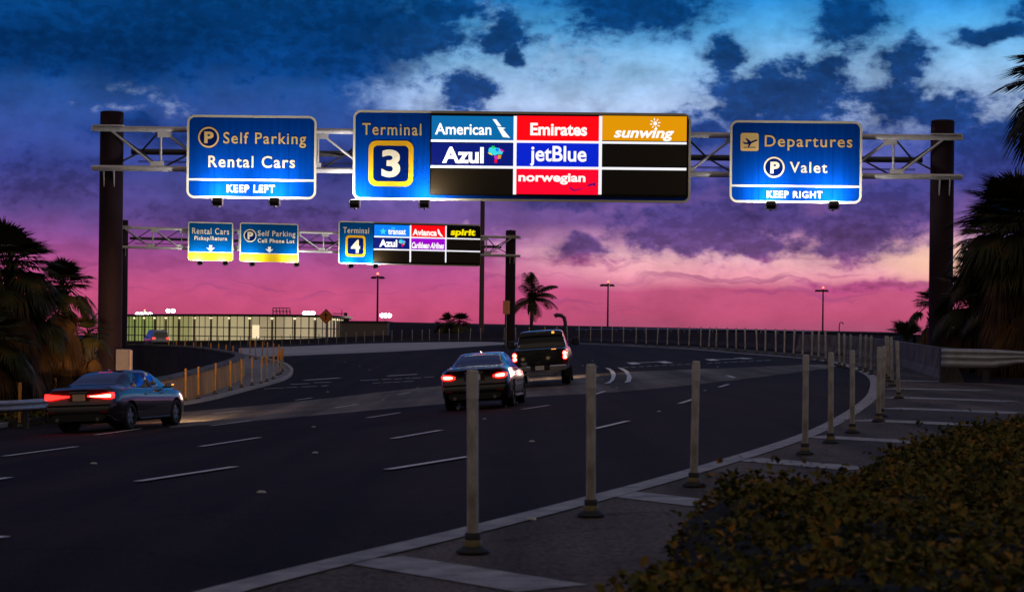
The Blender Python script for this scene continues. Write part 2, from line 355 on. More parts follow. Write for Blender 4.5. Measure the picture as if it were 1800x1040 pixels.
WALL_LINE = smooth_line([(-11.6, 56), (-12.0, 66), (-12.3, 75), (-12.5, 84), (-12.95, 92), (-13.6, 99.5), (-14.6, 106), (-16.4, 113), (-18.9, 121), (-21.8, 127.5), (-26, 133.5), (-36, 141), (-50, 148)], 90)
HOLE = [tuple(p) for p in WALL_LINE if p[1] > 71] + [(-62, 152), (-62, 71)]
POST_LINE = smooth_line([(-2.2, 8.5), (-.24, 13.1), (.64, 15.85), (1.76, 19.1), (3.55, 24), (4.21, 26.2), (5.01, 29.2), (6.11, 33), (7.98, 41), (9.37, 49), (11.3, 63), (12.1, 73), (12.6, 88), (10.6, 114), (5.3, 150), (-3.9, 182), (-13.1, 203), (-20.5, 217), (-27.1, 227), (-36, 236), (-48, 241), (-62, 243)], 300)
PARAPET = smooth_line([(11.3, 51), (12.4, 59), (13.45, 67), (14.5, 78), (14.95, 90), (13.1, 116), (7.9, 153), (-1.9, 186), (-11.6, 208), (-19.3, 222), (-26.5, 232), (-36, 240), (-48, 245), (-62, 247)], 160)

def road():
    xs = np.concatenate([np.arange(-62, -34, 1.5), np.arange(-34, -8, .3), np.arange(-8, 34, 1.0)])
    ys = np.concatenate([np.arange(2, 64, 1.0), np.arange(64, 150, .4), np.arange(150, 252, 1.5)])
    X, Y = np.meshgrid(xs, ys); Z = gz(X, Y); m = len(xs)
    cx = (X[:-1, :-1] + X[1:, 1:]) / 2; cy = (Y[:-1, :-1] + Y[1:, 1:]) / 2
    out = [tuple(p) for p in offset(PARAPET[12:], .3)]
    poly = out + [(-62, 2), (34, 2), (34, 60), (14.5, 60)]
    keep = inside(cx, cy, poly) & ~inside(cx, cy, HOLE)
    keep[0, :] = False
    ii, jj = np.nonzero(keep)
    fs = [(i * m + j, i * m + j + 1, (i + 1) * m + j + 1, (i + 1) * m + j) for i, j in zip(ii, jj)]
    vs = np.c_[X.ravel(), Y.ravel(), Z.ravel()]
    mb = MB(); mb.v = [tuple(v) for v in vs]; mb.f = fs; mb.sm = [True] * len(fs)
    r = mb.build('road', M_ASPH); bm = bmesh.new(); bm.from_mesh(r.data); bmesh.ops.delete(bm, geom=[v for v in bm.verts if not v.link_faces], context='VERTS')
    # embankment sides down to the low ground
    ed = [e for e in bm.edges if e.is_boundary]; res = bmesh.ops.extrude_edge_only(bm, edges=ed)
    for g in res['geom']:
        if isinstance(g, bmesh.types.BMVert): g.co.z = -7.2
    bm.to_mesh(r.data); bm.free(); tag(r, kind='structure'); return r
ROAD = road()
g = MB().add([(-4000, -200, -7), (4000, -200, -7), (4000, 7000, -7), (-4000, 7000, -7)], [(0, 1, 2, 3)]).build('ground', M_GROUND); tag(g, kind='structure')

# paler lane round the bend, its extra brightness put into the asphalt colour
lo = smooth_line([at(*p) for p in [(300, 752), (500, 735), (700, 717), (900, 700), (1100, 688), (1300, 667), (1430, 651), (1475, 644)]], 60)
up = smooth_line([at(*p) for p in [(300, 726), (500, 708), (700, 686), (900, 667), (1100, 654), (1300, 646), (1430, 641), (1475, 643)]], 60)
tag(ribbon(MB(), lo, up, 8, .008).build('brightened_lane', M_BRIGHT), kind='structure')
# pale outer shoulder on the far side of the bend
up = smooth_line([at(*p) for p in [(420, 612), (496, 609.5), (576, 606.5), (640, 604), (740, 601.6), (826, 600.6), (905, 602.2), (960, 602.5)]], 60)
lo = smooth_line([at(*p) for p in [(420, 629), (495, 626), (600, 621.5), (700, 617.5), (800, 611.5), (905, 604.6), (960, 603.4)]], 60)
tag(ribbon(MB(), lo, up, 10, .01).build('road_shoulder', M_CONC), kind='structure')
# island apron round the parapet nose
ISL = [(-60, 765), (0, 752), (120, 735), (330, 711), (420, 691), (480, 675), (506, 666), (516, 655), (512, 647), (498, 639), (462, 630), (425, 623.5)]
io = smooth_line([at(*p) for p in ISL], 80)
ii_ = smooth_line([(-19, 46), (-16, 52), (-13.5, 58), (-12.0, 70), (-12.5, 82), (-12.95, 92), (-13.3, 97), (-14.0, 102.5), (-14.6, 106), (-15.5, 110), (-16.9, 115), (-18.9, 121)], 80)
isl = ribbon(MB(), io, ii_, 6, .012).build('island_pavement', M_APRON); tag(isl, kind='structure')
kb = MB(); k1 = offset(io, -.16); Z = lambda L, d: [(p[0], p[1], float(gz(p[0], p[1])) + d) for p in L]
a, b = Z(io, -.05), Z(io, .12); c, d = Z(k1, .12), Z(k1, -.02); n = len(a)
for P, Q in ((a, b), (b, c), (c, d)): kb.add(P + Q, [(i, i + 1, n + i + 1, n + i) for i in range(n - 1)])
tag(kb.build('kerb', M_CONC), kind='structure')

# edge line and the striped gore beside the near posts
EDGE = smooth_line([at(*p) for p in [(250, 1085), (400, 1041), (610, 988), (830, 935), (1042, 880), (1222, 830), (1410, 770), (1500, 725), (1538, 690), (1530, 660), (1480, 640), (1430, 632), (1350, 625), (1211, 613.8), (1100, 608), (1018, 604.2), (950, 602.6)]], 260)
go = []
for p in EDGE:
    x, y = p
    if y < 50: tx = np.interp(y, [8, 11, 15, 20, 28, 50], [2.2, 5, 9, 13, 15, 11.6])
    elif y < 88: tx = np.interp(y, [50, 59, 67, 78, 90], [11.4, 12.3, 13.3, 14.3, 14.8])
    else: tx = None
    go.append((tx, y) if tx else None)
pe = np.array([p for p in EDGE if p[1] <= 87]); n_g = len(pe)
far = offset(EDGE, 2.1)
go = np.array([(go[i] if (go[i] is not None and EDGE[i][1] < 80) else tuple(far[i])) for i in range(len(EDGE))])
tag(ribbon(MB(), EDGE, go, 8, .008).build('gore_pavement', M_GORE), kind='structure')
mk = MB(); ribbon(mk, offset(EDGE, -.14), offset(EDGE, .14), 2, .018)
mk.build('edge_line', M_WORNPAINT, ROAD)
def stripe(mb, p, q, w, n=6, dz=.02):
    p, q = np.array(tuple(p)[:2]), np.array(tuple(q)[:2]); L = np.linspace(0, 1, n)[:, None] * (q - p) + p
    ribbon(mb, offset(L, -w / 2), offset(L, w / 2), 1, dz)
hb = MB()
for (x0, y0, x1, y1) in [(655, 985, 975, 1037), (1080, 868, 1260, 889), (1310, 808, 1520, 826), (1429, 768, 1640, 780), (1509, 739, 1720, 748), (1561, 718, 1800, 727.5), (1561, 699, 1780, 706.5), (1561, 683.5, 1734, 687), (1578, 669.5, 1671, 671)]:
    stripe(hb, at(x0, y0), at(x1, y1), .5, dz=.014)
hb.build('hatching', M_WORNPAINT, ROAD)
lm = MB()
for (x0, y0, x1, y1) in [(10, 803, 137, 786), (245, 848, 415, 822), (355, 786, 458, 770), (377, 728, 429, 722), (520, 703.7, 550, 699.5), (592, 717, 630, 711), (647, 735, 704, 726), (692, 772, 777, 757), (684, 827, 826, 804), (700, 694, 723, 690),
                         (-40, 850, 19, 841), (-90, 958, 13, 946), (372, 749, 442, 740), (1046, 755, 1105, 741), (1196, 710, 1221, 702), (1265, 681, 1281, 676), (1048, 693.5, 1064, 688), (920, 720, 966, 713), (1279, 660.5, 1292, 664.5), (170, 765, 250, 754)]:
    stripe(lm, at(x0, y0), at(x1, y1), .13)
for (x0, y0, x1, y1, w) in [(536.5, 668.5, 598.7, 664.4, .5), (510.7, 676, 545.3, 674.3, .25), (552.5, 673, 582.7, 672, .25), (465, 683.6, 501, 681.8, .2), (503.6, 681.4, 524, 680.5, .2), (530, 680.4, 558.7, 679, .2), (567.6, 679, 576.5, 678, .2),
                            (682, 661, 734, 658, .5), (633, 669, 666, 667.5, .25), (672.5, 667.5, 688.5, 666.3, .25), (693, 666.7, 708, 665.8, .25), (713, 665.6, 722, 665, .25), (725, 665, 741, 664, .25), (746, 663.5, 764, 662.6, .25), (656.5, 673.8, 670, 673, .2), (674, 673, 689, 672, .2), (692, 672, 704, 671.6, .2), (709, 671.5, 726.7, 670, .2),
                            (1117, 638.3, 1160, 636.3, .45), (1109, 637.5, 1119, 640.5, .4), (1162, 635.5, 1176, 638.5, .4), (1257, 632.5, 1296.6, 631, .45), (1247, 631.5, 1257, 634, .4), (1297, 629.5, 1318, 631, .4)]:
    stripe(lm, at(x0, y0), at(x1, y1), w)
for k in range(9): stripe(lm, at(1096 + 13.6 * k, 646.4 - .71 * k), at(1105 + 13.6 * k, 645.9 - .71 * k), .22, 3)
for k in range(8): stripe(lm, at(1243 + 14.5 * k, 639 - .72 * k), at(1253 + 14.5 * k, 638.4 - .72 * k), .22, 3)
for poly in ([(1064, 647), (1073, 648.5), (1081, 654), (1083.5, 660), (1080, 669), (1073, 674.5), (1062, 674.8), (1071, 672), (1075, 666), (1075.5, 659), (1072, 652)],
             [(1086, 646.5), (1096, 648), (1106, 654), (1111.5, 664), (1109, 672), (1098, 673.8), (1102, 669), (1103, 662), (1098, 654)]):
    vs = [at(*p) + Vector((0, 0, .03)) for p in poly]; n = len(vs); lm.add(vs, [tuple(range(n))])
lm.build('lane_marking', M_PAINT, ROAD)
M_RPM = mat('marker_plastic', (.42, .40, .36), .5)
rp = MB(); rp.add([(-.06, -.05, 0), (.06, -.05, 0), (.06, .05, 0), (-.06, .05, 0), (-.035, -.03, .025), (.035, -.03, .025), (.035, .03, .025), (-.035, .03, .025)], [(0, 1, 5, 4), (1, 2, 6, 5), (2, 3, 7, 6), (3, 0, 4, 7), (4, 5, 6, 7)])
first = None
for (x, y) in [(462, 867), (556, 797), (167, 816), (936, 915), (553, 751), (1160, 724), (937, 777), (577, 689), (675, 703), (735, 682), (650, 650), (633, 644), (853, 737), (1085, 682), (1113, 664), (1060, 667), (1042, 634), (1240, 687), (1262, 645), (607, 637), (1025, 643), (1050, 645)]:
    p = at(x, y); o = rp.build('pavement_marker', M_RPM) if first is None else copy_tree(first); first = first or o
    o.location = p + Vector((0, 0, .012)); o.scale = (.75, .75, .7); tag(o, 'small pale raised reflector stuck on the asphalt between the lanes', 'road stud', 'reflective studs on the road')

lt = MB(); rr = random.Random(3)
for k in range(420):
    i = rr.randrange(20, 150); p = EDGE[i]; q = go[i]; t = rr.random() ** 1.3; x, y = p[0] + (q[0] - p[0]) * t, p[1] + (q[1] - p[1]) * t; w, a = rr.uniform(.012, .05), rr.uniform(0, 6.28); z = float(gz(x, y)) + .021
    c, d = math.cos(a) * w, math.sin(a) * w; lt.add([(x - c, y - d, z), (x + d * .5, y - c * .5, z + .008), (x + c, y + d, z), (x - d * .5, y + c * .5, z + .006)], [(0, 1, 2, 3)])
tag(lt.build('leaf_litter', mat('dry_leaf', (.06, .03, .018), .9, var=.5, vscale=3)), 'scattered dry leaves and grit on the striped gore', 'litter', None, 'stuff')

# ------------------------------------------------------------------ barriers
def barrier(name, line, prof, m, label, cat, caps=True):
    """prof: (offset to the right, height) outline swept along the line, following the ground"""
    line = np.asarray(line); z = gz(line[:, 0], line[:, 1]); k = len(prof); vs = []
    offs = [offset(line, w) for w, _ in prof]
    base = line[0]
    for i in range(len(line)):
        for j, (w, h) in enumerate(prof): vs.append((offs[j][i][0], offs[j][i][1], z[i] + h))
    fs = [(i * k + j, i * k + (j + 1) % k, (i + 1) * k + (j + 1) % k, (i + 1) * k + j) for i in range(len(line) - 1) for j in range(k)]
    mb = MB().add(vs, fs); mb.add(vs[:k], [tuple(range(k))[::-1]]); mb.add(vs[-k:], [tuple(range(k))])
    o = mb.build(name, m, None, (float(base[0]), float(base[1]), float(z[0])))
    bm = bmesh.new(); bm.from_mesh(o.data); bmesh.ops.remove_doubles(bm, verts=bm.verts, dist=1e-4); bmesh.ops.recalc_face_normals(bm, faces=bm.faces); bm.to_mesh(o.data); bm.free()
    tag(o, label, cat); return o
JER = [(-.28, -.1), (-.28, .08), (-.16, .3), (-.09, .86), (.09, .86), (.16, .3), (.28, .08), (.28, -.1)]
w1 = barrier('parapet_wall', WALL_LINE, [(-.2, -6.5), (-.2, .92), (.2, .92), (.26, .25), (.26, -.3), (.2, -6.5)], M_ORWALL, 'orange lit concrete parapet curving round the sunken ramp', 'parapet')
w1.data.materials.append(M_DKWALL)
for f in w1.data.polygons:      # the side towards the sunken ramp has its shade put into a dark colour
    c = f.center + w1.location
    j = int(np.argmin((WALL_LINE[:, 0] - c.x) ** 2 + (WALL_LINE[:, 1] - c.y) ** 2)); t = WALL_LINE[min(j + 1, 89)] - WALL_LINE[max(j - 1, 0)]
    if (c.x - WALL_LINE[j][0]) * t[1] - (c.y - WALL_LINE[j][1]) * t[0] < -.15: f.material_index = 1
cp = [(-.24, .925), (-.24, 1.02), (.24, 1.02), (.24, .925)]
tmp = barrier('coping', WALL_LINE, cp, M_WALL, None, None); tmp.parent = w1; tmp.location = tmp.location - w1.location
sp_ = 34
bp = barrier('bridge_parapet', PARAPET[sp_:], [(-.3, -.1), (-.3, .08), (-.16, .3), (-.1, .84), (.1, .84), (.25, .2), (.25, -2.5), (-.2, -2.5)], M_DKWALL, 'long dark concrete bridge parapet behind the row of white posts', 'parapet')
rl = offset(PARAPET[sp_ - 2:80], 0); rm = MB(); rm.path([(p[0], p[1], float(gz(p[0], p[1])) + 1.0) for p in rl], .035, 6)
for p in rl[::3]: rm.tube((p[0], p[1], float(gz(p[0], p[1])) + .8), (p[0], p[1], float(gz(p[0], p[1])) + 1.0), .025, n=6)
rm.build('handrail', M_GALV, bp, tuple(bp.location))
nb = barrier('concrete_barrier', PARAPET[:sp_ + 1], JER, M_WALL, 'pale concrete barrier between the steel guardrail and the bridge parapet', 'barrier')

def guardrail(label, pts, hs, n_post, deep=.31):
    """W-beam along pts (ground points), top at hs"""
    P = [Vector(p) for p in pts]; root = empty('guardrail', P[0]); tag(root, label, 'guardrail'); off = P[0]
    def prof(w): return [(0, 0), (.04, -.03), (.085, -.06), (.085, -.10), (.03, -.14), (.03, -.17), (.085, -.21), (.085, -.25), (.04, -.28), (0, -.31)] if w < .4 else \
        [(0, 0), (.04, -.03), (.085, -.06), (.085, -.10), (.03, -.14), (.03, -.16), (.085, -.20), (.085, -.25), (.03, -.29), (.03, -.31), (.085, -.36), (.085, -.42), (.04, -.47), (0, -.5)]
    mb = MB()
    line = smooth_line(pts, 30); zz = np.interp(np.linspace(0, 1, 30), np.linspace(0, 1, len(pts)), [p[2] for p in pts]); hh = np.interp(np.linspace(0, 1, 30), np.linspace(0, 1, len(hs)), hs)
    pr = prof(deep); k = len(pr); vs = []; t = np.gradient(line, axis=0); t /= np.linalg.norm(t, axis=1)[:, None]; nrm = np.c_[t[:, 1], -t[:, 0]]
    if nrm[0][1] > 0: nrm = -nrm
    for i in range(30):
        for (w, h) in pr: vs.append((line[i][0] + nrm[i][0] * w, line[i][1] + nrm[i][1] * w, zz[i] + hh[i] + h * (np.interp(i / 29, [0, .2, .32, 1], [1, 1, .64, .64]) if deep > .4 else 1)))
    mb.add(vs, [(i * k + j, i * k + j + 1, (i + 1) * k + j + 1, (i + 1) * k + j) for i in range(29) for j in range(k - 1)], True)
    r = mb.build('rail', mat('weathered_rail', (.50, .52, .57), .5, .25, var=.35, vscale=4), root, off); sol = r.modifiers.new('thick', 'SOLIDIFY'); sol.thickness = .006
    for i in np.linspace(0, 29, n_post).astype(int):
        b = MB(); x, y = line[i] - nrm[i] * .09; b.box((x, y, zz[i] + hh[i] / 2 - .1), (.14, .16, hh[i] + .15)); b.build('post', mat('dark_rail_post', (.05, .047, .05), .7, var=.4, vscale=6), root, off)
    return root
gl = [at(-70, 768), at(0, 752), at(90, 738)]
guardrail('galvanised W-beam guardrail beside the saloon in front of the dark palms', [(-16.4, 48, float(gz(-16.4, 48))), (-13.3, 51.5, float(gz(-13.3, 51.5))), (-12.2, 55, float(gz(-12.2, 55)))], [.78, .78, .78], 5)
zr = lambda x, y: float(gz(x, y))
_tp = [(10.95, 50.7, 1.27), (11.5, 50.4, 1.26), (12.0, 50.1, 1.19), (12.75, 49.7, 1.0), (14.2, 48.8, .78), (16.5, 47.5, .7)]
g2 = guardrail('steel guardrail running from the pale concrete barrier towards the palms', [(x, y, zr(x, y)) for x, y, t in _tp], [t - zr(x, y) for x, y, t in _tp], 6, .46)

# ------------------------------------------------------------------ delineator posts
M_POSTW = mat('white_plastic_post', (.60, .58, .55), .6, var2=(.24, .20, .17), vscale=11, bump=.2, bscale=40, stretch=(1, 1, .35))
M_POSTO = mat('yellow_plastic_post', (.80, .40, .06), .55, var2=(.55, .24, .04), vscale=7)
M_ORSLV = mat('orange_reflective_sleeve', (.92, .34, .02), .4)
M_WHSLV = mat('pale_reflective_sleeve', (.59, .57, .545), .45, var=.15, vscale=12)
M_RUB = mat('black_rubber', (.018, .018, .02), .7, bump=.3, bscale=50)
M_YBAND = mat('faded_yellow_band', (.22, .17, .07), .6, var=.4, vscale=30)
def post_proto(tube_m, sleeve_m, slv):
    r = empty('delineator_post', (0, 0, 0))
    b = MB(); b.lathe([(.001, .0), (.11, 0), (.115, .010), (.1, .022), (.066, .045), (.001, .047)], n=18); b.build('base', M_RUB, r)
    c = MB(); c.lathe([(.060, .045), (.061, .082), (.056, .086), (.001, .086)], n=14); c.build('band', M_YBAND, r)
    c = MB(); c.lathe([(.052, .086), (.053, .128), (.044, .134), (.001, .134)], n=14); c.build('collar', M_RUB, r)
    t = MB(); t.lathe([(.039, .12), (.038, .6), (.0385, 1.0), (.038, 1.195), (.033, 1.21), (.001, 1.212)], n=16); t.build('tube', tube_m, r)
    s = MB(); s.lathe([(.0400, slv[0]), (.0405, slv[0] + .01), (.0405, slv[1] - .01), (.0400, slv[1])], n=16); s.build('sleeve', sleeve_m, r)
    return r
def tiny_proto(src):   # far posts keep their parts' meshes
    return src
PW = post_proto(M_POSTW, M_WHSLV, (1.02, 1.18)); PO = post_proto(M_POSTO, M_ORSLV, (.78, 1.2)); PWO = post_proto(M_POSTW, M_ORSLV, (.72, 1.2))
used = {}
def put_post(proto, x, y, label, group, lean=None, s=1.0):
    o = proto if id(proto) not in used else copy_tree(proto); used[id(proto)] = 1
    o.location = (x, y, float(gz(x, y)) + .016); o.scale = (s, s, s)
    lx, ly = lean if lean else (random.gauss(-.012, .02), random.gauss(0, .03))
    o.rotation_euler = (ly, lx, random.uniform(0, 6)) if not lean else (ly, lx, 0)
    return tag(o, label, 'delineator post', group)
gN = 'white posts along the gore'
near = [((835, 975), 'biggest white delineator post, standing before the black saloon', (-.012, 0), 1.0), ((1042, 910), 'white delineator post standing in front of the two painted crescents', (-.01, 0), 1.0), ((1222, 857), 'rust streaked white delineator post standing alone before the pale grey lane', (.01, 0), .99),
        ((1417, 800), 'first white post of the trio at the sharp turn of the edge line', (0, 0), .99), ((1462, 780), 'middle white post of the trio at the sharp turn of the edge line', (-.006, 0), .99), ((1500, 762), 'last white post of the trio at the sharp turn of the edge line', (-.01, 0), .99),
        ((1546, 742), 'front white post of the close pair beside the bend of the edge line', (0, 0), .99), ((1551, 733), 'rear white post of the close pair beside the bend of the edge line', (.03, 0), .98), ((1581, 701), 'white post standing alone nearest the end of the concrete barrier', (-.04, 0), .98)]
for (p, lab, lean, s) in near:
    q = at(*p); put_post(PW, q.x, q.y, lab, gN, lean, s)
for (px, py) in [(1569, 679), (1564, 671), (1561, 666)]:
    q = at(px, py); put_post(PW, q.x, q.y, 'white post among three crowded where the striped gore narrows', gN, (-.05 if px < 1569 else -.03, 0))
gF = 'white posts along the bridge parapet'
for (px, py) in [(1532, 658.5), (1522, 654.5), (1512, 651.5), (1496, 650), (1484.6, 647), (1476, 644)]:
    q = at(px, py); put_post(PW, q.x, q.y, 'white delineator post on the outer bend, close to the concrete barrier', gF)
i0 = int(np.argmin(np.abs(POST_LINE[:, 1] - 77))); seg = POST_LINE[i0:]; cum = np.r_[0, np.cumsum(np.linalg.norm(np.diff(seg, axis=0), axis=1))]
pxs = [1452, 1439, 1427, 1411, 1395, 1379, 1364, 1345.5, 1331, 1310, 1294, 1279, 1259, 1246, 1231.5, 1211, 1193, 1173, 1155, 1136, 1118, 1096, 1076, 1057, 1038, 1018, 998, 978, 958, 930, 907, 886, 845, 826, 806, 790, 772, 755, 742, 725, 706, 689, 674, 657, 641, 626, 608, 592, 576, 560, 543, 528, 511, 496, 480, 465, 450, 436, 423, 405, 385, 366, 345, 326, 305]
spx = 900 + F * seg[:, 0] / seg[:, 1]
jj0 = 0
for px in pxs:
    j = jj0 + int(np.argmin(np.abs(spx[jj0:] - px))); jj0 = j if px < 1440 else 0
    x, y = seg[j]; x += (px - spx[j]) / F * y
    put_post(PW, x, y, 'white delineator post in the long row before the dark bridge parapet', gF)
gO = 'orange topped posts round the island'
for (px, py, P_) in [(327, 707, PO), (350, 702, PO), (379, 693, PO), (406, 687, PO), (425.6, 682, PO)]:
    q = at(px, py - 1); put_post(P_, q.x, q.y, 'yellow delineator post beside the orange lit parapet', gO)
for (px, py) in [(444, 677.5), (460, 675), (470, 671), (481, 666.5), (489, 660), (494, 658), (497, 653), (496, 647), (490, 642.5), (481, 639), (471, 636.5), (461, 634), (450, 631.5), (440, 629.5)]:
    q = at(px, py); put_post(PWO, q.x, q.y, 'white post with an orange top on the rounded nose of the island', gO)
# posts along the inner edge of the road that leaves behind the parapet
inner = offset(WALL_LINE, .75)
for px in (424, 411, 397, 384, 370, 355, 340, 325, 310, 296):
    cand = [i for i in range(len(inner)) if inner[i][1] > 108]; j = min(cand, key=lambda i: abs(900 + F * inner[i][0] / inner[i][1] - px)); x, y = inner[j]
    x += (px - (900 + F * x / y)) / F * y
    put_post(PWO, x, y, 'white post with an orange top behind the coping of the sunken ramp', gO)
for (px, py, lab) in [(36, 752, 'yellow delineator post in front of the W-beam guardrail'), (98, 733, 'yellow delineator post half hidden behind the boot of the saloon')]:
    q = at(px, py); put_post(PO, q.x, q.y, lab, gO, (0, 0), 1.0)
# ------------------------------------------------------------------ lettering
def glyphs(text, bold=0.0, shear=0.0, space=1.0):
    c = bpy.data.curves.new('letters', 'FONT'); c.body = text; c.size = 1.0; c.offset = bold; c.shear = shear; c.resolution_u = 5; c.fill_mode = 'FRONT' if hasattr(c, 'fill_mode') else c.fill_mode
    c.space_character = space
    o = bpy.data.objects.new('letters', c); link(o); bpy.context.view_layer.update()
    dg = bpy.context.evaluated_depsgraph_get(); me = o.evaluated_get(dg).to_mesh()
    v = [(q.co.x, q.co.y) for q in me.vertices]; f = [tuple(p.vertices) for p in me.polygons]
    o.evaluated_get(dg).to_mesh_clear(); bpy.data.objects.remove(o); bpy.data.curves.remove(c)
    return v, f
def rrect(x0, z0, x1, z1, r, n=6):
    p = []
    for (cx, cz, a0) in ((x1 - r, z1 - r, 0), (x0 + r, z1 - r, 90), (x0 + r, z0 + r, 180), (x1 - r, z0 + r, 270)):
        p += [(cx + r * math.cos(math.radians(a0 + 90 * k / n)), cz + r * math.sin(math.radians(a0 + 90 * k / n))) for k in range(n + 1)]
    return p
def circ(cx, cz, r, n=36): return [(cx + r * math.cos(2 * math.pi * k / n), cz + r * math.sin(2 * math.pi * k / n)) for k in range(n)]

class Sign:
    """a panel facing the camera side (-y); shapes are given in the panel's own layout units, origin at its centre, s metres per unit"""
    def __init__(S, name, label, cpx, cpy, w, h, base, yaw, s, tilt=ROLL):
        S.cx, S.cy, S.w, S.h, S.s, S.t = cpx, cpy, w, h, s, tilt
        S.root = empty(name, base, yaw); tag(S.root, label, 'road sign', None)
        S.n = 0
    def loc(S, px, py):
        x, y = px - S.cx, py - S.cy
        return (x * S.s, (S.h / 2 - (y - x * S.t)) * S.s)       # z measured from the lower edge
    def rect(S, x0, y0, x1, y1):
        (a, b) = S.loc((x0 + x1) / 2, (y0 + y1) / 2); w, h = (x1 - x0) * S.s / 2, (y1 - y0) * S.s / 2
        return a - w, b - h, a + w, b + h
    def text(S, name, t, box, m, bold=.012, shear=0.0, y=-.012, parent=None, mb=None, hold=False):
        v, f = glyphs(t, bold, shear, 1.0 if parent else 1.16); v = np.array(v); lo, hi = v.min(0), v.max(0)
        x0, z0, x1, z1 = S.rect(*box); q = (v - lo) / (hi - lo) * (x1 - x0, z1 - z0) + (x0, z0)
        mb = mb or MB(); mb.add([(a, y, b) for a, b in q], f)
        if hold: return mb
        return mb.build(name, m, parent or S.root)
    def panel(S, name, box, m, r=0, y0=-.004, y1=.03, parent=None, rim=None, rimw=0, rim_m=None):
        x0, z0, x1, z1 = S.rect(*box); r *= S.s
        o = MB().prism(rrect(x0, z0, x1, z1, max(r, .003)), y0, y1).build(name, m, parent or S.root)
        if rim:
            w = rimw * S.s; outer = rrect(x0, z0, x1, z1, max(r, .01)); inner = rrect(x0 + w, z0 + w, x1 - w, z1 - w, max(r - w, .006))
            MB().ring(outer, inner, y0 - .006, y0 + .001).build(rim, rim_m, o)
        return o
    def poly(S, name, pts, m, y=-.012, parent=None, mb=None, hold=False):
        q = [S.loc(*p) for p in pts]; a = sum(q[i][0] * q[(i + 1) % len(q)][1] - q[(i + 1) % len(q)][0] * q[i][1] for i in range(len(q)))
        if a < 0: q = q[::-1]
        mb = mb or MB(); mb.add([(x, y, z) for x, z in q], [tuple(range(len(q)))])
        if hold: return mb
        return mb.build(name, m, parent or S.root)
    def disc_p(S, cx, cy, r, pbox, m_ring, m_in, y=-.012):
        x, z = S.loc(cx, cy); R = r * S.s
        d = MB().prism(circ(x, z, R), y + .003, y + .006).build('parking_symbol', m_in, S.root)
        MB().ring(circ(x, z, R), circ(x, z, R * .84), y, y + .004).build('ring', m_ring, d)
        S.text('lettering', 'P', pbox, m_ring, .045, y=y - .002, parent=d)
    def floodlight(S, px, py, power, depth_m, ymul):
        """lamp on an arm in front of the lower edge; ymul corrects the seen place for its being nearer"""
        x, z = S.loc(px, py); x *= ymul; k = S.s / .019; y = -.85
        z = (S.root.location.z + z - CZ) * ymul + CZ - S.root.location.z
        b = MB(); Mx = Matrix.Rotation(math.radians(-28), 3, 'X')
        b.box((x, y, z), (.30, .24, .20), Mx, .03); b.box((x, y + .1, z + .13), (.33, .05, .02), Mx)
        f = b.build('floodlight', M_LAMPBOX, S.root)
        u = MB(); u.box((x - .175, y, z), (.02, .1, .2)); u.box((x + .175, y, z), (.02, .1, .2)); u.box((x, y, z - .13), (.37, .1, .02)); u.build('yoke', M_GALVL, f)
        a = MB(); a.path([(x, y, z - .14), (x, y + .25, z - .16), (x, -.1, z - .1), (x, .06, z + .12)], .028, 8); a.build('arm', M_GALV, f)
        c = Vector((x, y, z)) + Mx @ Vector((0, .05, .112)); n = Mx @ Vector((0, .35, 1)).normalized()
        l = MB(); l.box((c.x, c.y, c.z), (.25, .14, .015), Mx); l.build('lens', M_LENS, f)
        ld = bpy.data.lights.new('lamp_light', 'AREA'); ld.shape = 'RECTANGLE'; ld.size = .25; ld.size_y = .14; ld.energy = power; ld.color = (1.0, .97, .92)
        lo = bpy.data.objects.new('lamp_light', ld); link(lo); lo.parent = f; lo.location = c + n * .03
        tgt = Vector((x, 0, S.h * S.s * .22)); lo.rotation_euler = (lo.location - tgt).to_track_quat('Z', 'Y').to_euler()

